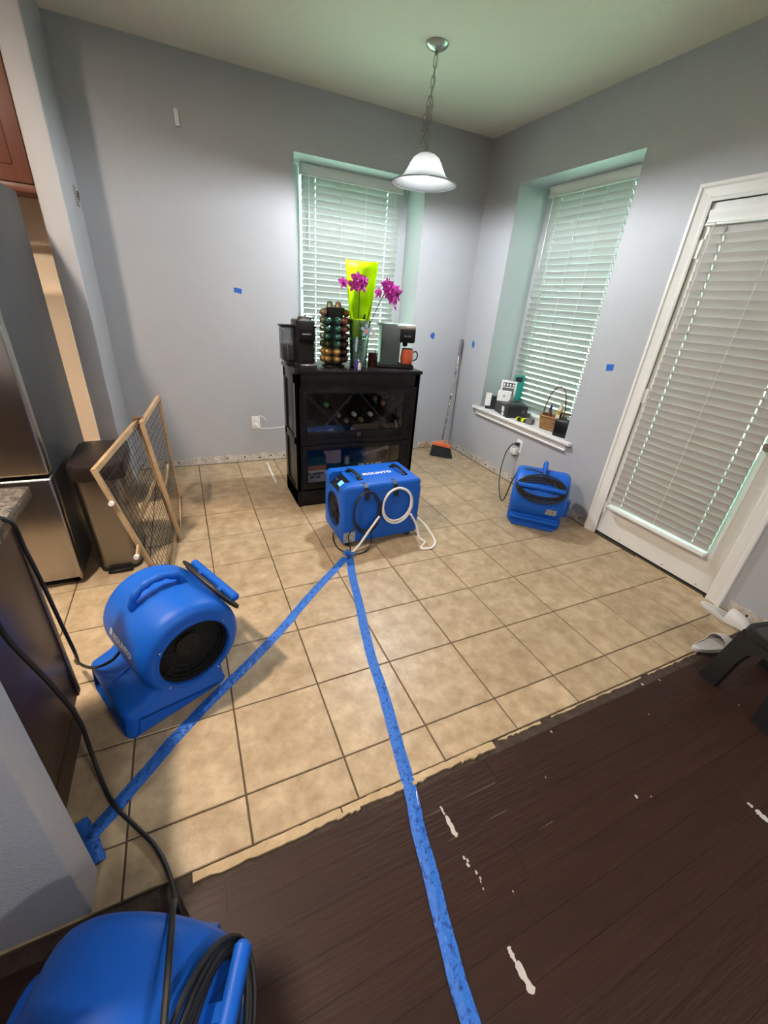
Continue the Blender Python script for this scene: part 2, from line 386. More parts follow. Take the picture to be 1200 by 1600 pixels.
# bare edge between tile and planks
b = MB(); b.box(-3.5, 3.0, -0.195, -0.148, -0.03, -0.007); b.build('edge_dust', M['dark_wood'], fw)
def jag_strip(x0, x1, ya, yb, z0, z1, n, amp):
    top = [(x0+(x1-x0)*i/n, ya+random.uniform(-.3, .3)*amp) for i in range(n+1)]
    bot = [(x0+(x1-x0)*i/n, yb+random.uniform(-1, 1)*amp) for i in range(n, -1, -1)]
    return MB().prism(top+bot, z0, z1)
for (a, c, w) in ((0.17, 0.60, .026), (0.605, 0.84, .022), (0.845, 1.20, .022), (1.23, 1.44, .008), (1.5, 2.05, .007), (2.1, 2.5, .006)):
    jag_strip(a, c, -0.151, -0.151-w, -0.012, 0.001 if w > .01 else -.004, 18, 0.004).build('torn_wood_strip', M['raw_wood'], fw, smooth=False)
for (a, c) in ((0.37, 0.52), (0.85, 0.90), (1.05, 1.12), (0.58, 0.66)):
    jag_strip(a, c, -0.168, -0.178, -0.006, 0.003, 8, 0.004).build('splinter', M['raw_wood'], fw, smooth=False)
# scraped white marks on the planks
def blob(pts, z=-.0030, name='white_scrape', m='chip', par=None):
    par = par or fw
    return MB().prism(pts, z-0.002, z).build(name, M[m], par, smooth=False)
def scrape(x, y0, y1, w, n=9):
    ys = [y0+(y1-y0)*i/n for i in range(n+1)]
    l = [(x-w*(.35+.5*random.random())*(0.5 if i in (0, n) else 1), yy) for i, yy in enumerate(ys)]
    r = [(x+w*(.35+.5*random.random())*(0.5 if i in (0, n) else 1), yy) for i, yy in enumerate(ys)]
    return l + r[::-1]
blob(scrape(0.903, -0.268, -0.295, .005)); blob(scrape(0.905, -0.298, -0.362, .011))
blob(scrape(0.893, -0.618, -0.648, .009)); blob(scrape(0.897, -0.648, -0.708, .014))
for (x, yy, s) in ((.896,-.415,.005),(.902,-.424,.005),(.897,-.434,.006),(.909,-.458,.005),(.912,-.474,.004),(.908,-.481,.003),(.905,-.497,.003),(.98,-.535,.003),(1.55,-.50,.006),(1.60,-.52,.003),(2.12,-.20,.005),(2.02,-.185,.006),(1.45,-.205,.005),(2.33,-.42,.004),(1.9,-.30,.003),(1.3,-.33,.003)):
    blob(scrape(x, yy+s, yy-s, s, 5))
blob(scrape(1.905, -0.665, -0.682, .008)); blob(scrape(1.905, -0.69, -0.73, .016))
# thin pale scratches along the seams
for (x0, x1, yy) in ((.80,.90,-.277),(.93,1.12,-.277),(.86,.91,-.361),(.98,1.10,-.361),(1.15,1.22,-.445)):
    blob([(x0, yy), (x1, yy-.0012), (x1, yy+.0012)], -.0034, 'scratch', 'scratch')
b = MB(); b.tube(spline([(0.836,-.245,.0),(0.842,-.22,.004),(0.85,-.20,.006)], 4), [.0008]*4+[.0016]*4+[.0006], 5); b.build('splinter', M['white'], fw)
# white caulk line left on the tiles by the cabinet
pts = [(0.926+0.003*random.uniform(-1,1)-.012*t, 2.92-0.49*t) for t in [i/12 for i in range(13)]]
b = MB(); b.prism([(p[0]-.006-random.random()*.004, p[1]) for p in pts]+[(p[0]+.006+random.random()*.004, p[1]) for p in reversed(pts)], 0.0002, 0.003)
tag(b.build('caulk_strip', M['white']), 'thin white strip of old caulk on the tiles left of the black cabinet', 'caulk strip')

# --- walls
BX0, BX1, SZ, WZ = 1.263, 2.387, 0.56, 2.362       # back window niche
RY0, RY1 = 1.425, 2.540                            # right window niche
DN = 0.32
DY0, DY1, DZ = 0.105, 0.918, 2.035                 # door opening
def niche_wall(u0, u1, zt, a0, a1, z0, z1, i0, i1, f, name, mt):
    """u along the wall, d depth; niche a0..a1 with inner window hole i0..i1"""
    o = MB()
    def bx(ua, ub, da, db, za, zb):
        p, q = f(ua, da), f(ub, db); o.box(min(p[0],q[0]), max(p[0],q[0]), min(p[1],q[1]), max(p[1],q[1]), za, zb)
    return o, bx
wb = MB()
wb.box(-0.14, BX0, 3.0, 3.40, -.05, CE); wb.box(BX1, 3.40, 3.0, 3.40, -.05, CE)
wb.box(BX0, BX1, 3.0, 3.40, -.05, SZ); wb.box(BX0, BX1, 3.0, 3.40, WZ, CE)
IX0, IX1 = 1.372, 2.290
wb.box(BX0, IX0, 3.0+DN, 3.40, SZ, WZ); wb.box(IX1, BX1, 3.0+DN, 3.40, SZ, WZ); wb.box(IX0, IX1, 3.0+DN, 3.40, SZ, SZ+.05); wb.box(IX0, IX1, 3.0+DN, 3.40, WZ-.012, WZ)
wall_back = tag(wb.build('wall_back', M['wall'], smooth=False), kind='structure')
wk = MB(); wk.box(-3.5, -0.258, 3.0, 3.40, -.05, CE); tag(wk.build('wall_kitchen', M['wall_kitchen'], smooth=False), kind='structure')
ws = MB(); ws.rbox(-0.258, -0.14, 2.40, 3.1, -.05, CE+.03, .010, 3); tag(ws.build('wall_left_stub', M['wall']), kind='structure')
wr = MB()
wr.box(3.0, 3.40, RY1, 3.0, -.05, CE); wr.box(3.0, 3.40, DY1, RY0, -.05, CE)
wr.box(3.0, 3.40, RY0, RY1, -.05, SZ); wr.box(3.0, 3.40, RY0, RY1, WZ, CE)
IY0, IY1 = 1.528, 2.437
wr.box(3.0+DN, 3.40, RY0, IY0, SZ, WZ); wr.box(3.0+DN, 3.40, IY1, RY1, SZ, WZ); wr.box(3.0+DN, 3.40, IY0, IY1, SZ, SZ+.05); wr.box(3.0+DN, 3.40, IY0, IY1, WZ-.012, WZ)
wr.box(3.0, 3.12, DY0, DY1, DZ, CE); wr.box(3.0, 3.12, -5.0, DY0, -.05, CE)
wall_right = tag(wr.build('wall_right', M['wall'], smooth=False), kind='structure')
w = MB(); w.box(-3.62, -3.5, -5.0, 3.0, -.05, CE); tag(w.build('wall_left', M['wall'], smooth=False), kind='structure')
w = MB(); w.box(-3.5, 3.0, -5.12, -5.0, -.05, CE); tag(w.build('wall_front', M['wall'], smooth=False), kind='structure')
w = MB(); w.box(-3.62, 3.40, -5.12, 3.40, CE, CE+.1); tag(w.build('ceiling', M['ceiling'], smooth=False), kind='structure')
# pony wall end beside the island
w = MB(); w.rbox(-1.9, -0.06, -0.148, -0.050, 0.012, 1.07, .006, 2); pony = tag(w.build('wall_pony', M['wall']), kind='structure')
w = MB(); w.rbox(-1.93, -0.03, -0.18, -0.02, 1.07, 1.11, .008, 2); w.build('wall_cap', M['counter'], pony)
w = MB(); w.box(-1.9, -0.068, -0.140, -0.058, 0.0, 0.012); w.build('wall_base', M['plaster'], pony)
jag_strip(-1.0, -0.066, .085, .0, -.002, 0, 40, .006)
# --- bare band where the baseboard was
def band(name, par, f, u0, u1, n, hmin=.062, hmax=.080):
    pts = []; hs = [random.uniform(hmin, hmax) for _ in range(n+1)]
    o = MB()
    for i in range(n):
        ua, ub = u0+(u1-u0)*i/n, u0+(u1-u0)*(i+1)/n
        d = 0.0022+random.uniform(0, .0012)
        vs = [f(ua, 0, 0), f(ub, 0, 0), f(ub, 0, hs[i+1]), f(ua, 0, hs[i]), f(ua, d, 0), f(ub, d, 0), f(ub, d*.5, hs[i+1]), f(ua, d*.5, hs[i])]
        o.add(vs, [(4,5,6,7),(0,1,5,4),(3,2,6,7),(0,3,7,4),(1,2,6,5)])
    r = tag(o.build(name, M['plaster'], None, smooth=False), 'bare damaged drywall band where the baseboard was torn off', kind='structure')
    for k in range(int(abs(u1-u0)/0.13)):
        u = u0+(u1-u0)*(k+.5+random.uniform(-.25, .25))/int(abs(u1-u0)/0.13); z = random.uniform(.025, .055); rr = random.uniform(.005, .010)
        poly = [(math.cos(2*PI*a/7)*rr*random.uniform(.7, 1.3), math.sin(2*PI*a/7)*rr*random.uniform(.7, 1.3)) for a in range(7)]
        MB().add([f(u+p[0], .0042, z+p[1]) for p in poly] + [f(u+p[0]*.5, .0036, z+p[1]*.5) for p in poly],
                 [(i, (i+1) % 7, 7+(i+1) % 7, 7+i) for i in range(7)] + [tuple(range(7, 14))]).build('nail_hole', M['hole'], r, smooth=False)
    return r
bb = band('baseboard_back', wall_back, lambda u, d, z: (u, 3.0-d, z), -0.135, 2.997, 70)
br = band('baseboard_right', wall_right, lambda u, d, z: (3.0-d, u, z), 2.99, 1.005, 46)
br2 = band('baseboard_right_front', wall_right, lambda u, d, z: (3.0-d, u, z), -0.005, -1.2, 26)
pts = [(2.60+.17*i/10, .004+(.060+.012*math.sin(i*1.3))*(math.sin(PI*i/10)**.5)) for i in range(11)]
MB().add([(p[0], 2.9945, p[1]) for p in pts] + [(2.77, 2.9945, .003), (2.60, 2.9945, .003)], [tuple(range(13))]).build('torn_patch', M['raw_wood'], bb, smooth=False)
b = MB(); b.box(-.13, 3.0, 2.992, 3.0, -.004, .0035); b.build('floor_gap', M['hole'], bb); b = MB(); b.box(2.993, 3.0, 1.0, 2.99, -.004, .0035); b.build('floor_gap', M['hole'], br)

# --- window units
def window(name, label, loc, rz):
    """local x along the wall, y outwards, z up"""
    t = struct(name, label); t.location = loc; t.rotation_euler = (0,0,rz)
    w, h = IX1-IX0, WZ-.012-SZ-.05
    b = MB()
    b.box(0, w, .04, .08, 0, .03); b.box(0, w, .04, .08, h-.02, h); b.box(0, .02, .04, .08, .03, h-.02); b.box(w-.02, w, .04, .08, .03, h-.02)
    b.build('window_frame', M['trim'], t, smooth=False)
    b = MB(); b.box(.02, w-.02, .042, .078, h/2-.02, h/2+.02); b.build('meeting_rail', M['trim'], t, smooth=False)
    for k in range(2):
        b = MB(); b.box(.02, w-.02, .058, .062, .03 if k == 0 else h/2+.02, h/2-.02 if k == 0 else h-.02); b.build('pane', M['glass'], t, smooth=False)
    return t
window('window_1', 'back wall window behind white blinds', (IX0, 3.0+DN, SZ+.05), 0)
window('window_2', 'right wall window behind white blinds', (3.0+DN, IY1, SZ+.05), -PI/2)
def sill(name, label, f):
    t = struct(name, label)
    b = MB(); p, q = f(-.085, -.040), f(1.20, .0); b.rbox(min(p[0],q[0]), max(p[0],q[0]), min(p[1],q[1]), max(p[1],q[1]), SZ-.022, SZ+.004, .005, 2); b.build('stool', M['trim'], t)
    b = MB(); p, q = f(0.0, -.001), f(1.115, DN); b.box(min(p[0],q[0]), max(p[0],q[0]), min(p[1],q[1]), max(p[1],q[1]), SZ-.01, SZ+.003); b.build('board', M['trim'], t)
    b = MB(); p, q = f(-.04, -.016), f(1.155, .0); b.rbox(min(p[0],q[0]), max(p[0],q[0]), min(p[1],q[1]), max(p[1],q[1]), SZ-.075, SZ-.022, .004, 2); b.build('apron', M['trim'], t)
    b = MB(); p, q = f(-.04, -.024), f(1.155, .0); b.rbox(min(p[0],q[0]), max(p[0],q[0]), min(p[1],q[1]), max(p[1],q[1]), SZ-.075, SZ-.062, .004, 2); b.build('apron_bead', M['trim'], t)
sill('trim_1', 'white sill under the right window', lambda u, d: (3.0+d, RY1-u))
sill('trim_2', 'white sill under the back window', lambda u, d: (BX0+u, 3.0+d))

# --- blinds
def blind(name, label, loc, rz, w, h, tilt, pitch, cords, slw=.050, valh=.075, group='white slatted blinds', wand=True, sm='slat'):
    t = thing(name, label, 'blind', loc, rz, group)
    b = MB(); prof = [(-.030, 0), (-.030, -.02), (-.024, -.03), (-.024, -valh+.014), (-.032, -valh+.006), (-.032, -valh), (.02, -valh), (.02, 0)]
    b.prism(prof, -.012, w+.012, lambda a, c, hh: (hh, a, c)); b.build('valance', M['blind'], t)
    n = int((h-valh-.03)/pitch); me = MB()
    k = 4; vs = []
    prof = []
    for i in range(k+1):
        yy = -slw/2+slw*i/k; prof.append((yy, .0030*(1-(2*yy/slw)**2)))
    poly = [(a, c+.0012) for a, c in prof] + [(a, c-.0012) for a, c in reversed(prof)]
    cuts = sorted(cx*w for cx in (cords[0], cords[-1])); hw_ = .0032; lo = 0.0
    f3 = lambda a, c, hh: (hh, a, c); q = lambda i0, i1: [(a, c+.0012) for a, c in prof[i0:i1+1]] + [(a, c-.0012) for a, c in reversed(prof[i0:i1+1])]
    for cx in cuts:                                    # cord slits through the slat
        me.prism(poly, lo, cx-hw_, f3); me.prism(q(0, 1), cx-hw_, cx+hw_, f3); me.prism(q(3, 4), cx-hw_, cx+hw_, f3); lo = cx+hw_
    me.prism(poly, lo, w, f3); me = me.mesh('slat', M[sm], ang=60)
    for i in range(n):
        link('slat', me, t, (0, 0, -valh-.018-pitch*i), (tilt, 0, 0))
    zb = -valh-.018-pitch*n
    b = MB(); b.rbox(0, w, -.026, .026, zb-.012, zb+.010, .004, 2); b.build('bottom_rail', M['blind'], t)
    co, si = math.cos(tilt), math.sin(tilt)
    for cx in cords:
        for s in (-1, 1):
            yy, zz = s*(slw/2*co+.002), 0
            b = MB(); b.tube([(cx*w, yy, -valh+.005), (cx*w, yy, zb)], .0012, 5); b.build('ladder_cord', M['cord_white'], t)
    if wand:
        b = MB(); b.tube([(w*.06, -.034, -valh+.01), (w*.06, -.036, -valh-.5)], .0035, 6); b.build('tilt_wand', M['cord_white'], t)
        b = MB(); b.tube([(w*.93, -.034, -valh+.01), (w*.93, -.036, -valh-.085)], .0016, 5); b.lathe([(.001, .0), (.005, -.008), (.006, -.026), (.001, -.028)], (w*.93, -.036, -valh-.085), 8); b.build('pull_cord', M['cord_white'], t)
    return t
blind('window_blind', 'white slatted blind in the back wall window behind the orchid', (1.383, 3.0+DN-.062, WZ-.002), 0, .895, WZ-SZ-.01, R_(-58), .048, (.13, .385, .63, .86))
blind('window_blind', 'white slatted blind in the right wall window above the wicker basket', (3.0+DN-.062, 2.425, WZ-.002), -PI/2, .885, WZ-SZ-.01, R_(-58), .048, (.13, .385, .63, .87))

# --- door
dr = struct('door_1', 'white exterior door with a glazed panel')
GY0, GY1, GZ0, GZ1 = DY0+.075, DY1-.075, .235, 1.90
b = MB(); b.box(3.008, 3.052, DY0, GY0, .022, DZ-.004); b.box(3.008, 3.052, GY1, DY1, .022, DZ-.004); b.box(3.008, 3.052, GY0, GY1, .022, GZ0); b.box(3.008, 3.052, GY0, GY1, GZ1, DZ-.004)
b.build('door_slab', M['door'], dr, smooth=False)
b = MB(); f_ = .022
b.box(2.998, 3.009, GY0-.01, GY0+f_, GZ0-.01, GZ1+.01); b.box(2.998, 3.009, GY1-f_, GY1+.01, GZ0-.01, GZ1+.01); b.box(2.998, 3.009, GY0+f_, GY1-f_, GZ0-.01, GZ0+f_); b.box(2.998, 3.009, GY0+f_, GY1-f_, GZ1-f_, GZ1+.01)
b.build('lite_frame', M['door'], dr, smooth=False)
b = MB(); b.box(3.028, 3.032, GY0, GY1, GZ0, GZ1); b.build('pane', M['glass'], dr, smooth=False)
for zz in (.22, 1.02, 1.82):
    b = MB(); b.cyl((3.000, DY1+.004, zz-.045), (3.000, DY1+.004, zz+.045), .008, n=10); b.box(2.999, 3.008, DY1-.022, DY1+.003, zz-.045, zz+.045); b.build('hinge', M['trim'], dr)
b = MB(); b.lathe([(.0, -.062), (.020, -.060), (.027, -.048), (.026, -.034), (.012, -.024), (.011, -.008), (.028, -.006), (.030, 0)], (3.008, DY0+.058, .925), 20, 'x'); b.build('door_knob', M['nickel'], dr)
b = MB(); b.box(2.992, 3.12, DY0, DY1, -.004, .010); b.build('threshold', M['hole'], dr)
b = MB(); b.box(3.006, 3.05, DY0, DY1, .010, .022); b.build('door_sweep', M['matte_black'], dr)
for yy in (.72, .40, .18):
    b = MB(); b.prism([(yy, .040), (yy+.012, .036), (yy+.004, .046)], 3.0068, 3.0082, lambda a, c, hh: (hh, a, c)); b.build('paint_chip', M['matte_black'], dr)
cs = struct('trim_3', 'white moulded casing around the exterior door')
def casing(p, par):
    """p(u, d, z): colonial profile"""
    return
prof = [(0, .0), (0, .010), (.012, .013), (.020, .011), (.060, .017), (.068, .024), (.083, .024), (.083, 0)]
b = MB(); b.prism(prof, 0.0, DZ+.07, lambda u, d, z: (3.0-d, DY1+u, z)); b.build('casing_leg', M['trim'], cs, ang=20)
b = MB(); b.prism(prof, 0.0, DZ+.07, lambda u, d, z: (3.0-d, DY0-u, z)); b.build('casing_leg', M['trim'], cs, ang=20)
b = MB(); b.prism(prof, DY0-.083, DY1+.083, lambda u, d, z: (3.0-d, z, DZ+u)); b.build('casing_head', M['trim'], cs, ang=20)
b = MB(); b.box(3.0, 3.12, DY0-.012, DY0, .01, DZ); b.box(3.0, 3.12, DY1, DY1+.012, .01, DZ); b.box(3.0, 3.12, DY0, DY1, DZ, DZ+.012); b.build('jamb', M['trim'], cs, smooth=False)
jag = [(0.11, .0), (0.55, .0), (0.54, .010), (.3, .014), (.12, .012)]
b = MB(); b.prism([(-0.0, 0), (0, .016), (.12, .013), (.27, .016), (.28, .006), (.44, .009), (.45, 0)], 0, .006, lambda u, d, z: (2.992-d, .12+u, z)); b.build('torn_wood_strip', M['raw_wood'], cs, smooth=False)
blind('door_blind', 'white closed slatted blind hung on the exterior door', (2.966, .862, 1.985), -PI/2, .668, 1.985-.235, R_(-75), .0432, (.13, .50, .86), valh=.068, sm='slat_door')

# outside
b = MB(); b.box(-30, 40, 3.6, 60, -.35, -.30); b.box(3.6, 40, -30, 3.6, -.35, -.30); tag(b.build('ground', M['grass'], smooth=False), kind='structure')
b = MB(); b.box(3.42, 6.6, -4.2, .55, 2.50, 2.60)  # unseen roof on posts, added to dim daylight at the door blind
for yy in (-4.1, .42): b.box(6.4, 6.52, yy, yy+.12, -.30, 2.50)
tag(b.build('shading_roof', M['trim'], smooth=False), 'unseen roof added outside the exterior door to shade it', kind='structure')

# kitchen ceiling lights (fixtures of the downlights)
for (x, yy, r) in ((-0.62, 0.55, .075), (-1.7, 1.2, .16), (2.0, -3.0, .19), (-0.2, -2.6, .16)):
    t = thing('ceiling_light', {-0.62: 'small recessed ceiling downlight over the island counter', -1.7: 'round ceiling light over the kitchen left of the fridge', 2.0: 'large round ceiling light in the living room behind the camera', -0.2: 'round ceiling light in the living room nearest the island'}[x], 'ceiling light', (x, yy, CE))
    b = MB(); b.lathe([(r, 0), (r*1.18, 0), (r*1.18, -.012), (r, -.016), (r, 0)], n=28); b.build('trim_ring', M['trim'], t)
    b = MB(); b.lathe([(0.001, -.006), (r, -.006)], n=28); b.build('lens', M['ceil_lamp'], t)

# ================================================================== OBJECTS
# ---------------------------------------------------------------- black cabinet
CX0, CX1, CY0, CY1 = 0.985, 1.922, 1.935, 2.33
cb = thing('display_cabinet', 'black wooden display cabinet with two glass doors and a wine rack', 'cabinet', (CX0, CY0, 0))
def cbx(name, x0, x1, y0, y1, z0, z1, m='cab', r=.003, par=None):
    return MB().rbox(x0-CX0, x1-CX0, y0-CY0, y1-CY0, z0, z1, r, 2).build(name, M[m], par or cb)
cbx('top', CX0-.010, CX1+.010, CY0-.012, CY1+.006, .975, 1.0, r=.005)
cbx('plinth', CX0, CX1, CY0+.006, CY1, 0, .125)
cbx('back', CX0+.01, CX1-.01, CY1-.012, CY1, .12, .98, 'cab_in')
cbx('shelf', CX0+.02, CX1-.02, CY0+.03, CY1-.012, .490, .512, 'cab_in')
cbx('shelf', CX0+.02, CX1-.02, CY0+.03, CY1-.012, .125, .145, 'cab_in')
cbx('frieze', CX0, CX1, CY0, CY0+.03, .872, .975); cbx('frieze_bead', CX0+.02, CX1-.02, CY0-.006, CY0+.01, .868, .884, r=.004)
cbx('front_rail', CX0, CX1, CY0+.004, CY0+.03, .478, .520)
cbx('front_stile', CX0, CX0+.035, CY0, CY0+.035, .12, .975); cbx('front_stile', CX1-.045, CX1, CY0, CY0+.035, .12, .975)
for sx0, sx1, fo in ((CX0+.004, CX0+.022, CX0), (CX1-.022, CX1-.004, CX1-.026)):
    cbx('side_panel', sx0+.004, sx1-.002, CY0+.03, CY1-.01, .12, .975)
    for z0, z1 in ((0, .13), (.475, .535), (.905, .975)): cbx('side_rail', fo, fo+.026, CY0+.03, CY1, z0, z1)
    cbx('side_stile', fo, fo+.026, CY0+.0, CY0+.085, .0, .975); cbx('side_stile', fo, fo+.026, CY1-.07, CY1, .0, .975)
for z0, z1, g0, g1 in ((.522, .868, .577, .846), (.140, .476, .188, .444)):
    d = cbx('door', CX0+.036, 1.058, CY0-.004, CY0+.018, z0, z1)
    cbx('door_stile', 1.808, CX1-.046, CY0-.004, CY0+.018, z0, z1, par=d)
    cbx('door_rail', 1.058, 1.808, CY0-.004, CY0+.018, z0, g0, par=d); cbx('door_rail', 1.058, 1.808, CY0-.004, CY0+.018, g1, z1, par=d)
    MB().box(1.056-CX0, 1.810-CX0, .006, .009, g0-.002, g1+.002).build('door_pane', M['cab_glass'], d, smooth=False)
    cbx('latch', 1.43, 1.462, CY0-.009, CY0-.003, z0+.012, z0+.042, 'rack', .002, par=d)
def diag(x0, z0, x1, z1):
    MB().bar((x0-CX0, .20, z0), (x1-CX0, .20, z1), .30, .012, (0, 0, 1)).build('rack_board', M['rack'], cb, smooth=False)
diag(1.075, .83, 1.24, .66); diag(1.13, .525, 1.43, .85); diag(1.45, .85, 1.76, .525); diag(1.27, .66, 1.37, .545); diag(1.86, .83, 1.64, .60)
# bottles in the rack
def bottle_proto():
    t = thing('wine_bottle', '', 'bottle')
    MB().lathe([(.0, .29), (.034, .29), (.0365, .283), (.0365, .105), (.030, .085), (.016, .068), (.0145, .034)], (0,0,0), 18, 'y').build('glass_body', M['bottle'], t)
    return t
bot0 = bottle_proto(); BODY = [c for c in bot0.children][0].data
def bottle(x, z, foil, label, yy=1.985, first=[True]):
    if first[0]: t = bot0; first[0] = False
    else:
        t = bot0.copy(); COL.objects.link(t); g = bpy.data.objects.new('glass_body', BODY); COL.objects.link(g); g.parent = t
    t.location = (x, yy, z); tag(t, label, 'bottle', 'wine bottles in the cabinet rack')
    MB().lathe([(.0, 0), (.0135, .0), (.0155, .003), (.0155, .036), (.0148, .038)], (0,0,0), 16, 'y').build('foil_cap', M[foil], t)
for x, z, fo, lb in ((1.215, .756, 'foil_green', 'wine bottle with a bright green cap lying in the left of the rack'),
                     (1.308, .678, 'foil_gold', 'wine bottle with gold cap, leftmost of the middle rack row'),
                     (1.37, .632, 'foil_gold', 'wine bottle with dull gold cap, leftmost of the lower rack pair'),
                     (1.43, .680, 'foil_white', 'wine bottle with a silver white cap in the middle of the rack'),
                     (1.487, .636, 'foil_gold', 'wine bottle with gold cap under the silver capped bottle'),
                     (1.562, .676, 'foil_white', 'wine bottle with pale cap, rightmost of the middle rack row'),
                     (1.588, .793, 'foil_gold', 'wine bottle with gold cap high on the right of the rack'),
                     (1.655, .757, 'foil_copper', 'wine bottle with copper pink cap on the right of the rack'),
                     (1.425, .562, 'foil_copper', 'wine bottle with dark copper cap, lowest in the rack'),
                     (1.735, .790, 'rack', 'wine bottle with black cap at the right end of the rack')):
    bottle(x, z, fo, lb)
t = thing('storage_box', 'dark blue box lying in the lower left of the wine shelf', 'box', (1.12, 1.99, .512)); MB().rbox(-.05, .13, 0, .2, 0, .085, .004, 2).build('carton', M['box_blue'], t); MB().box(-.04, .12, .03, .17, .0845, .0855).build('lid_print', M['box_teal'], t)
b = MB()
for i, (dx, dz, r) in enumerate(((0,0,.026),(.022,.012,.022),(-.02,.008,.02),(.038,-.006,.018),(.01,.026,.02))): b.ball((1.235+dx, 1.975, .545+dz), r, r*.6, r*.9, 10, 7)
tag(b.build('cloth_bundle', M['lilac']), 'crumpled lilac cloth in front of the dark blue box', 'cloth')
b = MB(); b.rbox(1.775, 1.83, 1.98, 1.996, .513, .530, .004, 2); b.tube([(1.80, 1.985, .53), (1.77, 1.99, .62)], .007, 8); tag(b.build('corkscrew', M['water']), 'grey corkscrew standing at the right end of the wine shelf', 'corkscrew')
# lower shelf
t = thing('coffee_box', 'brown and white breakfast blend coffee box on the lower shelf', 'box', (1.03, 1.975, .145))
MB().box(0, .178, 0, .12, 0, .125).build('carton', M['box_white'], t, smooth=False); MB().box(0, .178, 0, .12, .125, .165).build('carton_band', M['box_brown'], t, smooth=False); MB().box(0, .178, 0, .12, .165, .235).build('carton_top', M['box_teal'], t, smooth=False)
text('lettering', 'Breakfast\nBlend', .034, M['ink'], t, (.095, -.0008, .088), (1,0,0), (0,0,1), bold=.0009)
for k, lb in enumerate(('pale pink carton, left one of the pair behind the coffee box', 'pale pink carton, right one of the pair on the lower shelf')):
    t = thing('pink_carton', lb, 'box', (1.205+k*.068, 2.01, .145), 0, 'pale pink cartons'); MB().box(0, .066, 0, .08, 0, .160).build('carton_base', M['box_teal'], t, smooth=False); MB().box(0, .066, 0, .08, .160, .262).build('carton', M['box_pink'], t, smooth=False)
t = thing('gift_box', 'dark teal box with small white print on the lower shelf', 'box', (1.36, 2.02, .145)); MB().rbox(0, .35, 0, .18, 0, .15, .004, 2).build('carton', M['box_teal'], t)
for dx, w_ in ((.13, .05), (.20, .02), (.24, .02), (.275, .055)): MB().box(dx, dx+w_, -.001, 0, .118, .132).build('print', M['white_print'], t)
b = MB()
ring = lambda zz, s: [(1.60+.17*s*math.cos(a)*(1+.12*math.sin(3*a)), 2.09+.07*s*math.sin(a)*(1+.1*math.cos(4*a)), zz+.012*math.sin(5*a)) for a in [2*PI*i/22 for i in range(22)]]
b.loft([ring(.298, .7), ring(.315, 1.0), ring(.355, .98), ring(.39, .8), ring(.41, .35)]); tag(b.build('plastic_bag', M['bag_plastic']), 'clear crumpled plastic bag on the dark teal box', 'bag')
b = MB(); b.tube([(1.52, 2.03, .345), (1.72, 2.04, .385)], .012, 10); b.tube([(1.72, 2.04, .385), (1.75, 2.04, .391)], .017, 10); tag(b.build('rolled_paper', M['water']), 'grey rolled paper lying in the plastic bag', 'paper roll')
t = thing('jar', 'small grey jar beside the pink cartons on the lower shelf', 'jar', (1.385, 2.0, .295)); MB().lathe([(0,0),(.02,0),(.022,.04),(.018,.05)], n=16).build('glass_body', M['water'], t); MB().lathe([(.019,.05),(.019,.065),(0,.065)], n=16).build('lid', M['silver'], t)

# ---------------------------------------------------------------- on the cabinet top
ZT = 1.0
# pod coffee machine (left)
t = thing('coffee_machine', 'black pod coffee machine with clear water tank at the left cabinet edge', 'coffee machine', (1.105, 2.145, ZT))
MB().rbox(-.062, .062, -.02, .15, .008, .288, .012, 3).build('body', M['black'], t)
MB().rbox(-.056, .056, -.055, -.018, .165, .284, .010, 3).build('brew_head', M['black'], t)
MB().box(-.05, .05, -.0205, -.019, .03, .16).build('brew_recess', M['matte_black'], t)
MB().rbox(-.052, .060, -.085, -.0, .0, .020, .006, 2).build('drip_tray', M['steel'], t)
b = MB(); b.lathe([(.0,.312),(.030,.310),(.044,.300),(.048,.290),(.048,.284)], (0,-.0,0), 24); b.build('dome', M['water'], t)
b = MB(); b.tube([(-.054,-.02,.288), (-.05,-.03,.306), (0,-.048,.312), (.05,-.03,.306), (.054,-.02,.288)], .006, 8); b.build('lever', M['chrome'], t)
tk = MB().rbox(-.150, -.066, .03, .135, .02, .238, .014, 3).build('water_tank', M['tank'], t)
MB().rbox(-.153, -.063, .027, .138, .236, .252, .006, 2).build('tank_lid', M['black'], tk); MB().rbox(-.145, -.071, .035, .13, .024, .13, .01, 2).build('tank_water', M['water'], tk)
MB().rbox(-.12, -.06, .03, .13, 0, .02, .005, 2).build('tank_base', M['black'], t); MB().tube([(-.112,.028,.03),(-.112,.028,.13)], .008, 8).build('chrome_post', M['chrome'], t)
MB().rbox(.064, .090, .04, .12, .01, .235, .006, 2).build('used_pod_bin', M['tank'], t); MB().rbox(.062, .092, .036, .124, .235, .250, .005, 2).build('bin_lid', M['black'], t)
text('lettering', 'NESPRESSO', .012, M['white_print'], t, (0, -.0555, .205), (1,0,0), (0,0,1), ext=.0003)
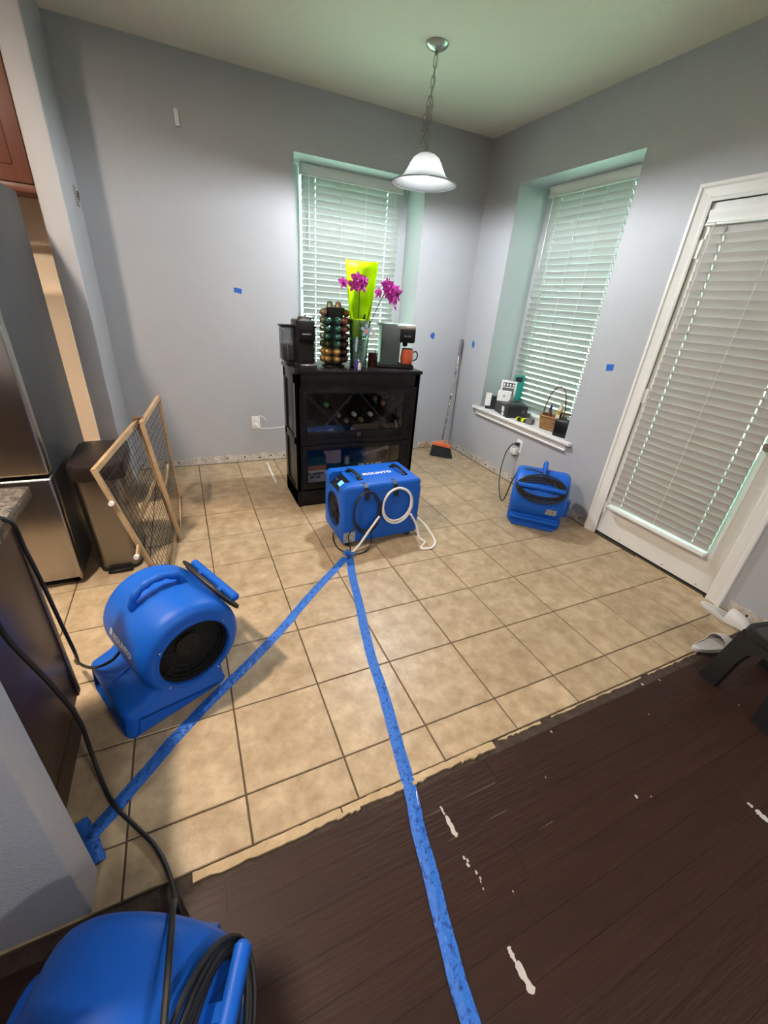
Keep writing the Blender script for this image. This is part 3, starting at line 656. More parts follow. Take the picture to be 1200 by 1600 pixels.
# capsule carousel
cz = (1.305, 2.13)
t = thing('capsule_carousel', 'black rotating capsule carousel loaded with coloured coffee capsules', 'capsule holder', (cz[0], cz[1], ZT))
MB().lathe([(0,0),(.082,0),(.082,.010),(.076,.014),(0,.014)], n=32).build('base', M['black'], t)
MB().lathe([(.05,.014),(.068,.02),(.068,.372),(.050,.375),(0,.376)], n=8).build('column', M['black'], t)
for a in (-.55, 0.05, .62):
    MB().obox((math.sin(a)*.066, -math.cos(a)*.066, .355), (math.cos(a)*.023, math.sin(a)*.023, 0), (math.sin(a)*.004, -math.cos(a)*.004, 0), (0,0,.024)).build('top_stop', M['black'], t)
podm = MB(); podm.lathe([(.0262, -.004), (.0262, -.001), (.0240, .002), (.0235, .012), (.0205, .024), (.013, .032), (.0, .035)], n=18, ax='z')
pods = {k: podm.mesh('coffee_capsule', M[k]) for k in ('pod_sage','pod_green','pod_olive','pod_gold','pod_rust','pod_brown','pod_tan')}
words = {'pod_sage': 'sage grey', 'pod_green': 'dark green', 'pod_olive': 'olive black', 'pod_gold': 'gold', 'pod_rust': 'rust red', 'pod_brown': 'dark brown', 'pod_tan': 'pale tan'}
cols = {-1.35: ['pod_tan','pod_sage','pod_sage','pod_sage','pod_olive','pod_gold','pod_gold'],
        -.80: [None,'pod_green','pod_green','pod_green','pod_olive','pod_gold','pod_gold'],
        .02: [None,'pod_green','pod_green','pod_green','pod_green','pod_gold','pod_gold'],
        .82: [None,'pod_rust','pod_rust','pod_brown','pod_brown','pod_brown','pod_brown'],
        1.35: ['pod_rust','pod_rust','pod_rust','pod_brown','pod_brown','pod_brown','pod_brown']}
cname = {-1.35: 'far left', -.80: 'left', .02: 'centre', .82: 'right', 1.35: 'far right'}; rname = ['top', 'second', 'third', 'fourth', 'fifth', 'sixth', 'bottom']
for a, lst in cols.items():
    for i, k in enumerate(lst):
        if not k: continue
        z = ZT + .345 - .0485*i
        d = Vector((math.sin(a), -math.cos(a), 0)); p = Vector((cz[0], cz[1], z)) + d*.0735
        o = link('coffee_capsule', pods[k], None, p, (PI/2, 0, a)); tag(o, f'{words[k]} coffee capsule, {rname[i]} in the {cname[a]} column of the carousel', 'capsule', 'coffee capsules in the carousel')
for dx, dy, k in ((-.03, .0, 'pod_sage'), (.035, .02, 'pod_tan')):
    o = link('coffee_capsule', pods[k], None, (cz[0]+dx, cz[1]+dy, ZT+.380), (0, 0, 0)); tag(o, words[k] + ' coffee capsule lying on top of the carousel', 'capsule', 'coffee capsules in the carousel')
t = thing('glass_dish', 'small clear glass dish in front of the capsule carousel', 'dish', (1.235, 2.03, ZT)); MB().lathe([(0,.001),(.022,.001),(.026,.012),(.024,.012),(.020,.004),(0,.004)], n=20).build('bowl', M['tank'], t)
# orchid in lime paper
ox, oy = 1.475, 2.08
t = thing('potted_orchid', 'purple orchid in a glass vase wrapped in lime green paper', 'orchid', (ox, oy, ZT))
MB().lathe([(0,0),(.058,0),(.060,.006),(.077,.315),(.074,.315),(.057,.010),(0,.010)], n=32).build('vase', M['sleeve'], t)
MB().lathe([(0,.012),(.050,.012),(.062,.19),(.058,.19),(.0,.17)], n=28).build('pot', M['pot'], t)
b = MB(); n = 40; rows = 10; vs = []; fs = []
for j in range(rows+1):
    for i in range(n+1):
        a = 2*PI*i/n; back = (0.5+0.5*math.cos(a - PI/2 + .25))          # 1 at the back (+y)
        h = .26 + (.06 + .345*min(1, max(0, (back-.12)/.35))) * 1.0; tt = j/rows
        z = .20 + (h-.20)*tt; r = .060 + .052*((z-.2)/.46)
        vs.append((r*math.cos(a)*(1.0), r*math.sin(a)*.8, z))
for j in range(rows):
    for i in range(n): fs.append((j*(n+1)+i, j*(n+1)+i+1, (j+1)*(n+1)+i+1, (j+1)*(n+1)+i))
b.add(vs, fs); o = b.build('wrap_paper', M['lime'], t); md = o.modifiers.new('s', 'SOLIDIFY'); md.thickness = .0012
def stem(pts, r=.0028): MB().tube(spline(pts, 6), r, 6).build('stem', M['stem'], t)
stem([(-.02,-.02,.18),(-.025,-.04,.33),(-.03,-.05,.45),(-.035,-.055,.56)])
stem([(.02,-.02,.18),(.07,-.05,.32),(.115,-.06,.43),(.17,-.06,.52),(.175,-.065,.575)])
stem([(.115,-.06,.43),(.16,-.06,.49),(.20,-.065,.47)], .002); stem([(-.033,-.052,.50),(-.09,-.06,.54),(-.14,-.055,.53)], .002)
for a, ln in ((.5, .22), (-.4, .13), (.15, .16)):
    pts = [(math.sin(a)*.02+math.sin(a)*s*ln*.45, -.03-.02*s, .19+ln*s) for s in (0,.25,.5,.75,1)]
    MB().tube(spline(pts, 4), [.006+.016*math.sin(PI*i/16)*(1 if i else 1) for i in range(17)], 8, rz=.12).build('leaf', M['leaf'], t)
def blossom(c, s, yawr, tilt):
    s *= 1.25
    e = MB(); Rm = Matrix.Rotation(yawr, 3, 'Z') @ Matrix.Rotation(tilt, 3, 'X')
    for k in range(5):
        a = PI/2 + 2*PI*k/5 + random.uniform(-.12, .12); wd = .55 if k in (0, 2, 3) else .80; L = s*(1 if k in (0,2,3) else 1.05)
        vs = []; fs = []; nr, nc = 6, 5
        for i in range(nr):
            tt = i/(nr-1); hw = wd*L*.5*math.sin(PI*(.10+.86*tt))**.8
            for j in range(nc):
                u = (j/(nc-1)*2-1)
                x = math.cos(a)*L*tt - math.sin(a)*hw*u; z = math.sin(a)*L*tt + math.cos(a)*hw*u
                yv = -.22*L*tt*tt + .22*L*(u*u)*tt*.5 + .05*L*math.sin(5*tt+k)
                p = Rm @ Vector((x, yv, z)); vs.append((c[0]+p.x, c[1]+p.y, c[2]+p.z))
        for i in range(nr-1):
            for j in range(nc-1): fs.append((i*nc+j, i*nc+j+1, (i+1)*nc+j+1, (i+1)*nc+j))
        e.add(vs, fs)
    o = e.build('blossom', M['orchid'], t)
    p = Rm @ Vector((0, -.006, -.004)); MB().ball((c[0]+p.x, c[1]+p.y, c[2]+p.z), s*.16, s*.22, s*.2, 8, 6).build('blossom_lip', M['orchid_lip'], o)
for c, s, yw, ti in (((-.055,-.065,.555), .036, -.3, .1), ((-.025,-.075,.520), .038, .2, -.2), ((-.075,-.07,.515), .034, -.5, .0), ((-.005,-.07,.545), .030, .6, .1), ((-.145,-.055,.525), .030, -.9, .2),
                     ((.155,-.07,.535), .036, .0, .1), ((.195,-.075,.515), .036, .3, -.1), ((.235,-.075,.490), .040, .5, .0), ((.195,-.08,.455), .034, .0, -.4), ((.105,-.06,.485), .028, -1.2, .1), ((.225,-.07,.405), .022, .8, -.6), ((.17,-.08,.490), .032, -.2, .0)):
    blossom(c, s, yw, ti)
MB().ball((.232,-.068,.440), .010, .010, .016, 8, 6).build('bud', M['orchid'], t)
b = MB()
for k in range(5):
    a = PI/2+2*PI*k/5; b.prism([(math.cos(a+da)*r, math.sin(a+da)*r) for r, da in ((.012,-.5),(.032,-.42),(.046,0),(.032,.42),(.012,.5))], -.004, .0, lambda x, y_, h: (.012+x, -.098+h, .255+y_))
o = b.build('felt_flower', M['pale_blue'], t); MB().lathe([(.013, -.1015), (.013, -.1075), (0, -.1085)], (.012, 0, .250), 14, 'y').build('flower_centre', M['pink'], o)
MB().prism([(.05,.20),(.078,.205),(.082,.245),(.054,.24)], -.096, -.094, lambda x, y_, h: (x, h, y_)).build('paper_tag', M['white'], t)
MB().prism([(-.060,.12),(-.045,.11),(-.040,.20),(-.052,.215)], -.084, -.082, lambda x, y_, h: (x, h, y_)).build('ribbon', M['pale_blue'], t)
t = thing('figurine', 'small purple and white figurine in front of the orchid vase', 'figurine', (1.432, 1.99, ZT))
MB().lathe([(0,0),(.018,0),(.020,.012),(.016,.04),(.014,.055),(.009,.068),(0,.072)], n=16).build('body', M['purple'], t); MB().lathe([(0,0),(.012,0),(.015,.01),(.013,.035),(.008,.045),(0,.047)], (.013,-.012,0), 14).build('belly', M['white'], t); MB().ball((.006,-.004,.058), .010, .010, .010, 10, 6).build('head', M['white'], t)
# dark jar beside the pod brewer
t = thing('candle_jar', 'dark red candle jar between the orchid and the single cup brewer', 'candle', (1.592, 2.09, ZT)); MB().lathe([(0,0),(.033,0),(.036,.006),(.036,.098),(.033,.098),(.033,.06),(0,.06)], n=24).build('jar', M['candle'], t); MB().tube([(.018,0,.06),(.022,0,.12),(.024,0,.135)], .003, 6).build('stirrer', M['black'], t); MB().ball((.022,-.02,.085), .010).build('knob', M['silver'], t)
# single cup brewer
t = thing('coffee_maker', 'dark grey single cup coffee brewer at the right cabinet edge', 'coffee maker', (1.775, 2.09, ZT), R_(-12))
pr = [(-.125,.022),(-.125,.305),(.01,.306),(.13,.292),(.13,.235),(.01,.235),(.01,.022)]
MB().rbox(-.125, .015, -.055, .08, .018, .306, .010, 3).build('body', M['keurig'], t)
MB().rbox(.005, .128, -.055, .08, .180, .275, .012, 3).build('brew_head', M['black'], t); MB().rbox(-.02, .130, -.058, .083, .268, .302, .010, 3).build('lid', M['silver'], t)
MB().rbox(-.135, .135, -.06, .085, 0, .024, .008, 3).build('base', M['black'], t); MB().rbox(.005, .02, -.045, .07, .02, .19, .004, 2).build('splash_plate', M['black'], t)
MB().lathe([(.02,.18),(.018,.155),(.010,.150),(0,.150)], (.07,.01,0), 16).build('spout', M['black'], t); MB().rbox(.03, .128, -.05, .075, .022, .030, .003, 2).build('drip_tray', M['rubber'], t)
MB().rbox(-.145, -.125, -.05, .075, .285, .300, .004, 2).build('tank_lip', M['keurig'], t)
text('lettering', 'KEURIG', .016, M['silver'], t, (.068, -.0558, .225), (1,0,0), (0,0,1), ext=.0003); MB().box(.05, .12, -.0590, -.0578, .283, .291).build('badge', M['white'], t)
t = thing('mug', 'orange ceramic mug with black handle under the brewer spout', 'mug', (1.862, 2.07, ZT+.031), R_(-12))
MB().lathe([(0,0),(.036,0),(.044,.010),(.049,.035),(.046,.075),(.0425,.103),(.040,.103),(.043,.075),(.046,.035),(.040,.012),(0,.008)], n=32).build('cup', M['mug'], t); MB().lathe([(.0428,.103),(.0428,.107),(.0398,.107),(.0398,.103)], n=32).build('rim', M['black'], t)
MB().tube(spline([(.043,-.006,.085),(.068,-.01,.088),(.078,-.012,.062),(.070,-.010,.035),(.046,-.006,.022)], 6), .0048, 8).build('handle', M['black'], t)

# ---------------------------------------------------------------- dehumidifier
dh = thing('dehumidifier', 'blue portable dehumidifier with coiled cord and white hose strapped to its front', 'dehumidifier', (1.098, 1.278, 0), R_(1.2))
DW, DD, DH = .555, .345, .432
prof = [(.012,.03),(DW-.01,.03),(DW,.05),(DW,.372),(DW-.008,.376),(DW-.008,DH-.012),(DW-.022,DH),(.030,DH),(.022,DH-.002),(.002,.412),(0,.404),(0,.06)]
rings = []
def inset(poly, d):
    n = len(poly); out = []
    for i in range(n):
        a, p, c = Vector(poly[i-1]), Vector(poly[i]), Vector(poly[(i+1) % n])
        n1 = Vector((-(p-a).y, (p-a).x)).normalized(); n2 = Vector((-(c-p).y, (c-p).x)).normalized()
        k = n1+n2; k = k/max(.35, k.dot(k)/2*1.0) if k.length > 1e-6 else n1
        out.append((p.x+k.x*d, p.y+k.y*d))
    return out
R0 = .022
lev = [(0, R0), (R0*.12, R0*.55), (R0*.45, R0*.16), (R0, 0), (DD-R0, 0), (DD-R0*.45, R0*.16), (DD-R0*.12, R0*.55), (DD, R0)]
o = MB().loft([[(x, yv, z) for x, z in inset(prof, d)] for yv, d in lev]).build('housing', M['blue'], dh)
cut = MB(); cut.cyl((-.05, .165, .215), (.028, .165, .215), .118, n=48); co = cut.build('c', M['matte_black']); co.parent = dh
c2 = MB(); c2.prism([(-.02,.335),(-.02,.50),(.110,.50),(.110,.436)], .070, .262, lambda x, z, h: (x, h, z)); c2 = c2.build('c', M['blue']); c2.parent = dh
boolean(o, [co, c2])
b = MB(); b.lathe([(.0, .024), (.119, .024)], (0, .165, .215), 40, 'x'); b.build('fan_well', M['matte_black'], dh)
b = MB()
for k in range(7):
    a = 2*PI*k/7; ca, sa = math.cos(a), math.sin(a); ca2, sa2 = math.cos(a+.55), math.sin(a+.55)
    b.add([(.020, .165+ca*.03, .215+sa*.03), (.022, .165+ca2*.03, .215+sa2*.03), (.020, .165+ca2*.105, .215+sa2*.105), (.010, .165+ca*.105, .215+sa*.105),
           (.023, .165+ca*.03, .215+sa*.03), (.0235, .165+ca2*.03, .215+sa2*.03), (.0235, .165+ca2*.105, .215+sa2*.105), (.013, .165+ca*.105, .215+sa*.105)], [(0,1,2,3),(4,5,6,7),(0,1,5,4),(1,2,6,5),(2,3,7,6),(3,0,4,7)])
b.cyl((.008, .165, .215), (.023, .165, .215), .032, n=20); b.build('fan', M['black'], dh)
b = MB()
for r in (.025, .045, .065, .085, .105, .117): b.tube([(.004, .165+r*math.cos(2*PI*i/36), .215+r*math.sin(2*PI*i/36)) for i in range(36)], .0014, 5, closed=True)
for k in range(6): a = PI*k/6; b.tube([(.005, .165+.118*math.cos(a), .215+.118*math.sin(a)), (.005, .165-.118*math.cos(a), .215-.118*math.sin(a))], .0016, 5)
b.build('guard', M['rubber'], dh)
n_ = Vector((-.101, 0, .130)).normalized(); tx = Vector((.130, 0, .101)).normalized()
pc = Vector((.048, .166, .3875)) + n_*.003
pan = MB().obox(pc, tx*.048, (0, .090, 0), n_*.003).build('control_panel', M['black'], dh)
MB().obox(pc + n_*.0035 + Vector((0,-.012,0)), tx*.018, (0, .026, 0), n_*.001).build('display', M['screen'], pan)
for yv in (.055, .075, -.06): MB().obox(pc + n_*.0035 + Vector((0, yv, 0)), tx*.006, (0, .005, 0), n_*.001).build('button', M['grey_grip'], pan)
for hx in (.135, .455):
    h = MB().tube(spline([(hx-.012, .235, DH), (hx-.010, .232, DH+.018), (hx, .17, DH+.026), (hx+.010, .108, DH+.018), (hx+.012, .105, DH)], 5), .010, 10).build('handle', M['black'], dh)
    for yv, xo in ((.240, -.012), (.100, .012)):
        MB().rbox(hx+xo-.018, hx+xo+.018, yv-.014, yv+.014, DH-.003, DH+.010, .004, 2).build('handle_foot', M['black'], h); MB().cyl((hx+xo, yv, DH+.009), (hx+xo, yv, DH+.0125), .005, n=10).build('bolt', M['chrome'], h)
text('lettering', 'MOUNTO', .044, M['white_print'], dh, (.300, .168, DH+.0004), (1,.02,0), (0,1,0), bold=.0012, spacing=1.1)
b = MB(); b.prism([(.195,.160),(.213,.160),(.222,.186),(.204,.186)], DH, DH+.0008); b.prism([(.205,.156),(.220,.156),(.228,.178),(.213,.178)], DH, DH+.0008); b.build('logo_mark', M['white_print'], dh)
for sx in (.150, .352):
    b = MB(); pts = [(.045, DH+.001), (.022, DH+.002), (-.006, DH-.012), (-.014, DH-.04), (-.016, DH-.090), (-.010, DH-.098)]
    b.prism(pts + [(a+.0045, c-.004) for a, c in reversed(pts)], sx-.013, sx+.013, lambda a, c, h: (h + (DH-c)*.12, a, c)); s = b.build('strap', M['rubber'], dh)
    MB().cyl((sx, .034, DH+.001), (sx, .034, DH+.0045), .006, n=12).build('rivet', M['chrome'], s)
def coil(cx, cz_, rx, rz_, r, m, n, name):
    pts = []
    for i in range(n*28+1):
        a = PI/2 + 2*PI*i/28; q = 1 + .10*math.sin((i//28)*2.2+.6)*(.5-.5*math.sin(a))
        pts.append((cx + rx*q*math.cos(a) + .004*math.sin(i*.07+1), -.012 - .008*(i % 56)/56 - .006*abs(math.sin(i*.11)), cz_ + rz_*q*math.sin(a)))
    return MB().tube(pts, r, 7).build(name, m, dh)
coil(.158, .255, .086, .142, .0048, M['rubber'], 4, 'coiled_cord'); coil(.372, .272, .104, .122, .0068, M['hose'], 3, 'coiled_hose')
MB().box(.012, .092, -.0012, .001, .045, .118).build('rating_label', M['tag'], dh)
for fx, fy in ((.05, .04), (.50, .04), (.05, .30), (.50, .30)): MB().cyl((fx, fy-.012, .016), (fx, fy+.012, .016), .016, n=14).build('wheel', M['rubber'], dh)
MB().rbox(.505, .585, .05, .075, .115, .135, .004, 2).build('drain_port', M['black'], dh)
b = MB(); b.tube(spline([(1.57,1.255,.20),(1.615,1.245,.12),(1.635,1.22,.03),(1.66,1.18,.010),(1.60,1.12,.009),(1.66,1.10,.009),(1.725,1.15,.010),(1.735,1.21,.03),(1.70,1.27,.09),(1.66,1.33,.125)], 8), .0075, 8); tag(b.build('drain_hose', M['hose']), 'white drain hose looping over the tiles right of the dehumidifier', 'hose')
b = MB(); b.tube(spline([(1.34,1.252,.22),(1.27,1.240,.135),(1.20,1.225,.05),(1.155,1.215,.012),(1.125,1.19,.009)], 8), .0075, 8); tag(b.build('drain_hose', M['hose']), 'white hose slanting from the dehumidifier front down under the blue tape', 'hose')
b = MB(); b.tube(spline([(1.18,1.250,.17),(1.13,1.24,.12),(1.135,1.22,.05),(1.13,1.205,.012),(1.12,1.18,.008)], 8), .0045, 7); tag(b.build('power_cord', M['rubber']), 'black cord hanging from the dehumidifier front to the blue tape', 'cord')
b = MB(); b.tube(spline([(1.10,1.46,.022),(1.075,1.36,.012),(1.085,1.27,.008),(1.13,1.20,.007),(1.20,1.19,.007),(1.26,1.215,.012),(1.29,1.24,.06),(1.28,1.252,.13)], 8), .0042, 7); tag(b.build('power_cord', M['rubber']), 'black cord curling on the floor around the near left dehumidifier corner', 'cord')

# ---------------------------------------------------------------- air movers
def blower_parts(t, logo=False, W=.385, R=.190, cz_=.222, a0=-24, nz_=.105, ln=0.0, a1=222, xb=-.148, small=False):
    poly = [(.285-ln,.010),(.298-ln,.024),(.290-ln,nz_-.012),(.280-ln,nz_)]
    poly.append((.195, nz_+.020) if ln == 0 else (.185, nz_+.020))
    for i in range(0, 37):
        a = R_(a0) + (R_(a1)-R_(a0))*i/36; poly.append((R*math.cos(a), cz_+R*math.sin(a)))
    poly += [(xb,.070),(xb-.002,.030),(xb+.008,.012)]
    poly = poly[::-1] if False else poly
    # subdivide the long straight parts so the offset stays even
    def off(d): return inset(poly, d)
    r = .050; hw = W/2
    lv = [(-hw, r), (-hw+r*.06, r*.62), (-hw+r*.28, r*.28), (-hw+r*.6, r*.08), (-hw+r, 0), (hw-r, 0), (hw-r*.6, r*.08), (hw-r*.28, r*.28), (hw-r*.06, r*.62), (hw, r)]
    body = MB().loft([[(x, yv, z) for x, z in off(d*.8)] for yv, d in lv]).build('housing', M['blue'], t, ang=50)
    cuts = []
    for s in (-1, 1):
        c = MB(); c.cyl((0, s*(hw-.075), cz_-.012), (0, s*(hw+.06), cz_-.012), .128, n=48); k = c.build('c', M['matte_black'], t); cuts.append(k)
    c = MB(); c.box(.245-ln, .40, -hw+.03, hw-.03, .024, nz_-.022); cuts.append(c.build('c', M['matte_black'], t))
    boolean(body, cuts)
    for s in (-1, 1):
        g = MB().lathe([(.0, s*(hw-.070)), (.1265, s*(hw-.070)), (.1265, s*(hw-.004))], (0, 0, cz_-.012), 40, 'y').build('inlet_well', M['matte_black'], t)
        b = MB()
        for rr in (.030, .050, .070, .090, .110, .125): b.tube([(rr*math.cos(2*PI*i/32), s*(hw-.030), cz_-.012+rr*math.sin(2*PI*i/32)) for i in range(32)], .0013, 5, closed=True)
        for k in range(4): a = PI*k/4+.3; b.tube([(.126*math.cos(a), s*(hw-.030), cz_-.012+.126*math.sin(a)), (-.126*math.cos(a), s*(hw-.030), cz_-.012-.126*math.sin(a))], .0016, 5)
        b.build('inlet_guard', M['matte_black'], g)
        b = MB(); b.lathe([(.126, s*(hw-.012)), (.127, s*(hw-.002)), (.131, s*(hw+.004)), (.139, s*(hw+.003)), (.150, s*(hw-.006))], (0, 0, cz_-.012), 48, 'y'); b.build('inlet_ring', M['blue'], t)
        for a in (.6, 2.5, 4.2, 5.6): MB().ball((.141*math.cos(a), s*(hw+.003), cz_-.012+.141*math.sin(a)), .0045, .003, .0045, 8, 5).build('screw', M['chrome'], t)
        MB().cyl((0, s*(hw-.068), cz_-.012), (0, s*(hw-.055), cz_-.012), .045, n=20).build('motor_cap', M['black'], g)
    b = MB()
    for k in range(5): b.box(.268-ln, .272-ln, -hw+.03, hw-.03, .034+k*.014, .036+k*.014)
    b.build('outlet_grille', M['blue_dark'], t)
    MB().box(.2455-ln, .247-ln, -hw+.03, hw-.03, .024, nz_-.022).build('outlet_well', M['matte_black'], t)
    # handle with finger scallops
    pts = []; rr = []
    for i in range(25):
        s = i/24; a = R_(112) + (R_(52)-R_(112))*s; e = (math.sin(PI*s))**.45
        pts.append(((R-.012+.058*e)*math.cos(a), 0, cz_+(R-.012+.058*e)*math.sin(a))); rr.append(.0150 + .0022*math.cos(s*2*PI*5))
    MB().tube(pts, rr, 10).build('handle', M['blue'], t)
    b = MB(); b.prism([(.14,nz_+.050),(.262-ln,nz_+.010),(.262-ln,nz_-.010),(.14,nz_)], -.012, .0, lambda x, z, h: (x, h, z)); b.build('stiffening_rib', M['blue'], t)
    # rear cord bar
    a = R_(148); bx_, bz_ = (R+.038)*math.cos(a), cz_+(R+.038)*math.sin(a); ix, iz = (R-.02)*math.cos(a), cz_+(R-.02)*math.sin(a)
    bar = MB().tube([(bx_, -.165, bz_), (bx_, -.158, bz_), (bx_, .158, bz_), (bx_, .165, bz_)], [.010, .0165, .0165, .010], 12).build('cord_bar', M['blue'], t)
    for s in (-1, 1): MB().bar((ix, s*.075, iz), (bx_, s*.075, bz_), .030, .024, (0,1,0)).build('bar_post', M['blue'], bar)
    tx_, tz_ = -math.sin(a), math.cos(a); pts = []
    for i in range(7*30+1):
        q = 2*PI*i/30; lay = (i//30); rx = .150 + .008*math.sin(i*.21) + .004*lay; rz_ = .052 + .008*lay + .008*math.sin(i*.17)
        u, v = rx*math.cos(q), rz_*math.sin(q); dpt = .009 + .0012*lay + .003*math.sin(i*.3)
        pts.append((((R+dpt)*math.cos(a)) - math.sin(a)*v, u, cz_+(R+dpt)*math.sin(a) + math.cos(a)*v))
    MB().tube(pts, .0055, 7).build('wound_cord', M['rubber'], t)
    MB().rbox(xb-(.010 if small else .017), -.040, -hw+.04, hw-.04, 0, .030, .008, 2).build('rear_foot', M['blue_dark'], t)
    if not small: MB().rbox(-.180, -.150, -.175, .175, .062, .086, .008, 2).build('rear_rib', M['blue'], t)
    MB().rbox(.05, .22, -hw+.05, hw-.05, 0, .014, .004, 2).build('front_foot', M['blue_dark'], t)
    al = R_(197); nx, nz = math.cos(al), math.sin(al)
    p = Vector((R*nx+nx*.001, -.105, cz_+R*nz+nz*.001)); MB().obox(p, (0, .036, 0), (-nz*.025, 0, nx*.025), (nx*.001, 0, nz*.001)).build('rating_label', M['tag'], t)
    if not small: MB().rbox(-.120, -.055, -hw-.030, -hw+.02, .12, .25, .010, 2).build('switch_box', M['blue_dark'], t)
    if logo:
        al = R_(12); nx, nz = math.cos(al), math.sin(al)
        text('lettering', 'MOUNTO', .034, M['white_print'], t, ((R+.001)*nx, .030, cz_+(R+.001)*nz), (0, 1, 0), (-nz, 0, nx), bold=.0012, spacing=1.05)
        b = MB(); b.prism([(-.078,-.012),(-.062,-.012),(-.054,.016),(-.070,.016)], 0, .001, lambda u, v, h: ((R+h)*nx - nz*v, u, cz_+(R+h)*nz + nx*v)); b.build('logo_mark', M['white_print'], t)
# left one, in front of the bin
t = thing('air_mover', 'blue snail-shaped air mover blowing left between the gate and the island', 'air mover', (0.158, 0.580, 0), math.atan2(-.42, -.91), 'blue air movers')
blower_parts(t, True, .372, .184, .272, -30, .140, .030, 238, -.100, True)
t = thing('air_mover', 'blue air mover by the right wall under the window, cord wound on its back', 'air mover', (2.665, 1.235, 0), math.atan2(.70, .71), 'blue air movers')
blower_parts(t)
t = thing('air_mover', 'blue air mover on the dark plank floor at the near left', 'air mover', (0.050, -0.530, -.004), R_(156), 'blue air movers')
blower_parts(t)

# ---------------------------------------------------------------- blue tape on the floor
def tape(name, label, pts, w, zs=0.0):
    P = spline(pts, 10); vs = []; fs = []; n = len(P); cs_ = (-1, -.55, -.2, .2, .55, 1); zz = (.0012, .0022, .0046, .0046, .0022, .0012)
    for i, p in enumerate(P):
        a = P[max(0, i-1)]; c = P[min(n-1, i+1)]; d = (c-a).normalized(); s = Vector((-d.y, d.x, 0))
        ww = w*(1+.015*math.sin(i*1.7)+.02*math.sin(i*.31)); sh = .0012*math.sin(i*.5)
        for k in range(6): vs.append(p + s*(cs_[k]*ww+sh) + Vector((0, 0, zz[k] + zs + .0010*math.sin(i*2.3+k*1.9))))
        for k in range(6): vs.append(p + s*(cs_[k]*ww+sh) + Vector((0, 0, zs + .0003)))
    for i in range(n-1):
        for k in range(5):
            a = i*12+k; c = a+12; fs.append((a, a+1, c+1, c)); fs.append((a+6, c+6, c+7, a+7))
        a = i*12; c = a+12; fs.append((a, c, c+6, a+6)); fs.append((a+5, a+11, c+11, c+5))
    fs += [(k, k+6, k+7, k+1) for k in range(5)]; e = (n-1)*12; fs += [(e+k, e+k+1, e+k+7, e+k+6) for k in range(5)]
    return tag(MB().add(vs, fs).build(name, M['tape'], smooth=True, ang=60), label, 'floor tape', 'blue tape strips on the floor')
tape('floor_tape', 'blue tape strip running from the dehumidifier towards the camera over the threshold', [(1.115,1.175,0),(1.06,.958,0),(.995,.66,0),(.946,.451,0),(.905,.198,0),(.842,-.147,0),(.803,-.306,0),(.772,-.458,0),(.745,-.58,0),(.729,-.684,0),(.70,-.85,0),(.66,-1.1,0)], .0225)
tape('floor_tape', 'blue tape strip running from the dehumidifier to the pony wall at left', [(1.09,1.178,0),(.80,.905,0),(.537,.643,0),(.36,.49,0),(.186,.341,0),(.09,.245,0),(-.007,.142,0),(-.060,.085,0),(-.095,.052,0)], .0225)
tape('floor_tape', 'short blue tape strip at the foot of the pony wall', [(-.128,.105,0),(-.105,.06,0),(-.082,.015,0),(-.066,-.030,0)], .020)
b = MB()
for k in range(9):
    a = random.uniform(0, 2*PI); p = Vector((1.115+.018*math.cos(a), 1.185+.018*math.sin(a), .004+.005*k/2)); d = Vector((math.cos(a*1.7), math.sin(a*1.7), random.uniform(-.3, .6))).normalized()*.02
    s = d.cross(Vector((random.uniform(-1,1), random.uniform(-1,1), 1))).normalized()*.012
    b.obox(p+Vector((0,0,.008)), d, s, d.cross(s).normalized()*.0008)
tag(b.build('tape_wad', M['tape'], smooth=False), 'crumpled wad of blue tape where the floor strips meet', 'tape wad')

# ---------------------------------------------------------------- tape scraps and plates on the walls
def scrap(label, f, u, z, pts):
    o = MB().prism([(u+a, z+c) for a, c in pts], .0004, .0016, f).build('tape_scrap', M['tape_flat'], smooth=False)
    tag(o, label, 'tape scrap', 'scraps of blue tape on the walls')
fb = lambda u, z, d: (u, 3.0-d, z); fr = lambda u, z, d: (3.0-d, u, z)
scrap('small blue tape scrap on the back wall left of the window', fb, .796, 1.428, [(-.032,-.012),(.025,-.022),(.030,.012),(.008,.018),(-.030,.020)])
scrap('small blue tape scrap on the back wall above the broom', fb, 2.62, 1.165, [(-.028,-.004),(-.005,-.022),(.016,-.032),(.024,.010),(.018,.028),(-.008,.030)])
scrap('small blue tape scrap on the right wall beside the corner', fr, 2.826, 1.118, [(-.026,-.006),(-.014,-.034),(.012,-.028),(.020,.012),(.006,.036),(-.016,.022)])
scrap('small blue tape scrap on the right wall between window and door', fr, 1.224, 1.147, [(-.034,-.018),(.020,-.026),(.028,.016),(.004,.020),(-.030,.024)])
t = thing('wall_sensor', 'small white plastic sensor high on the back wall', 'sensor', (.497, 3.0, 2.40)); MB().rbox(-.014, .014, -.022, 0, -.045, .045, .006, 2).build('case', M['white'], t); MB().rbox(-.012, .012, -.025, -.021, -.03, .0, .002, 2).build('cover', M['white'], t)
t = thing('wall_junction', 'uncovered rusty switch box hole on the narrow left wall', 'switch box', (-.14, 2.84, 1.882))
MB().rbox(0, .004, -.028, .040, -.058, .048, .0015, 1).build('plate', M['rust'], t); MB().box(.0035, .0045, -.018, .028, -.042, .034).build('opening', M['wall'], t)
b = MB()
for k in range(5): b.tube(spline([(.004, -.01+.01*k, -.04+.016*k), (.016, .0+.006*k, -.02+.01*k), (.008, .015-.004*k, .02-.008*k)], 5), .0022, 5)
b.build('loose_wire', M['wicker_dark'], t)
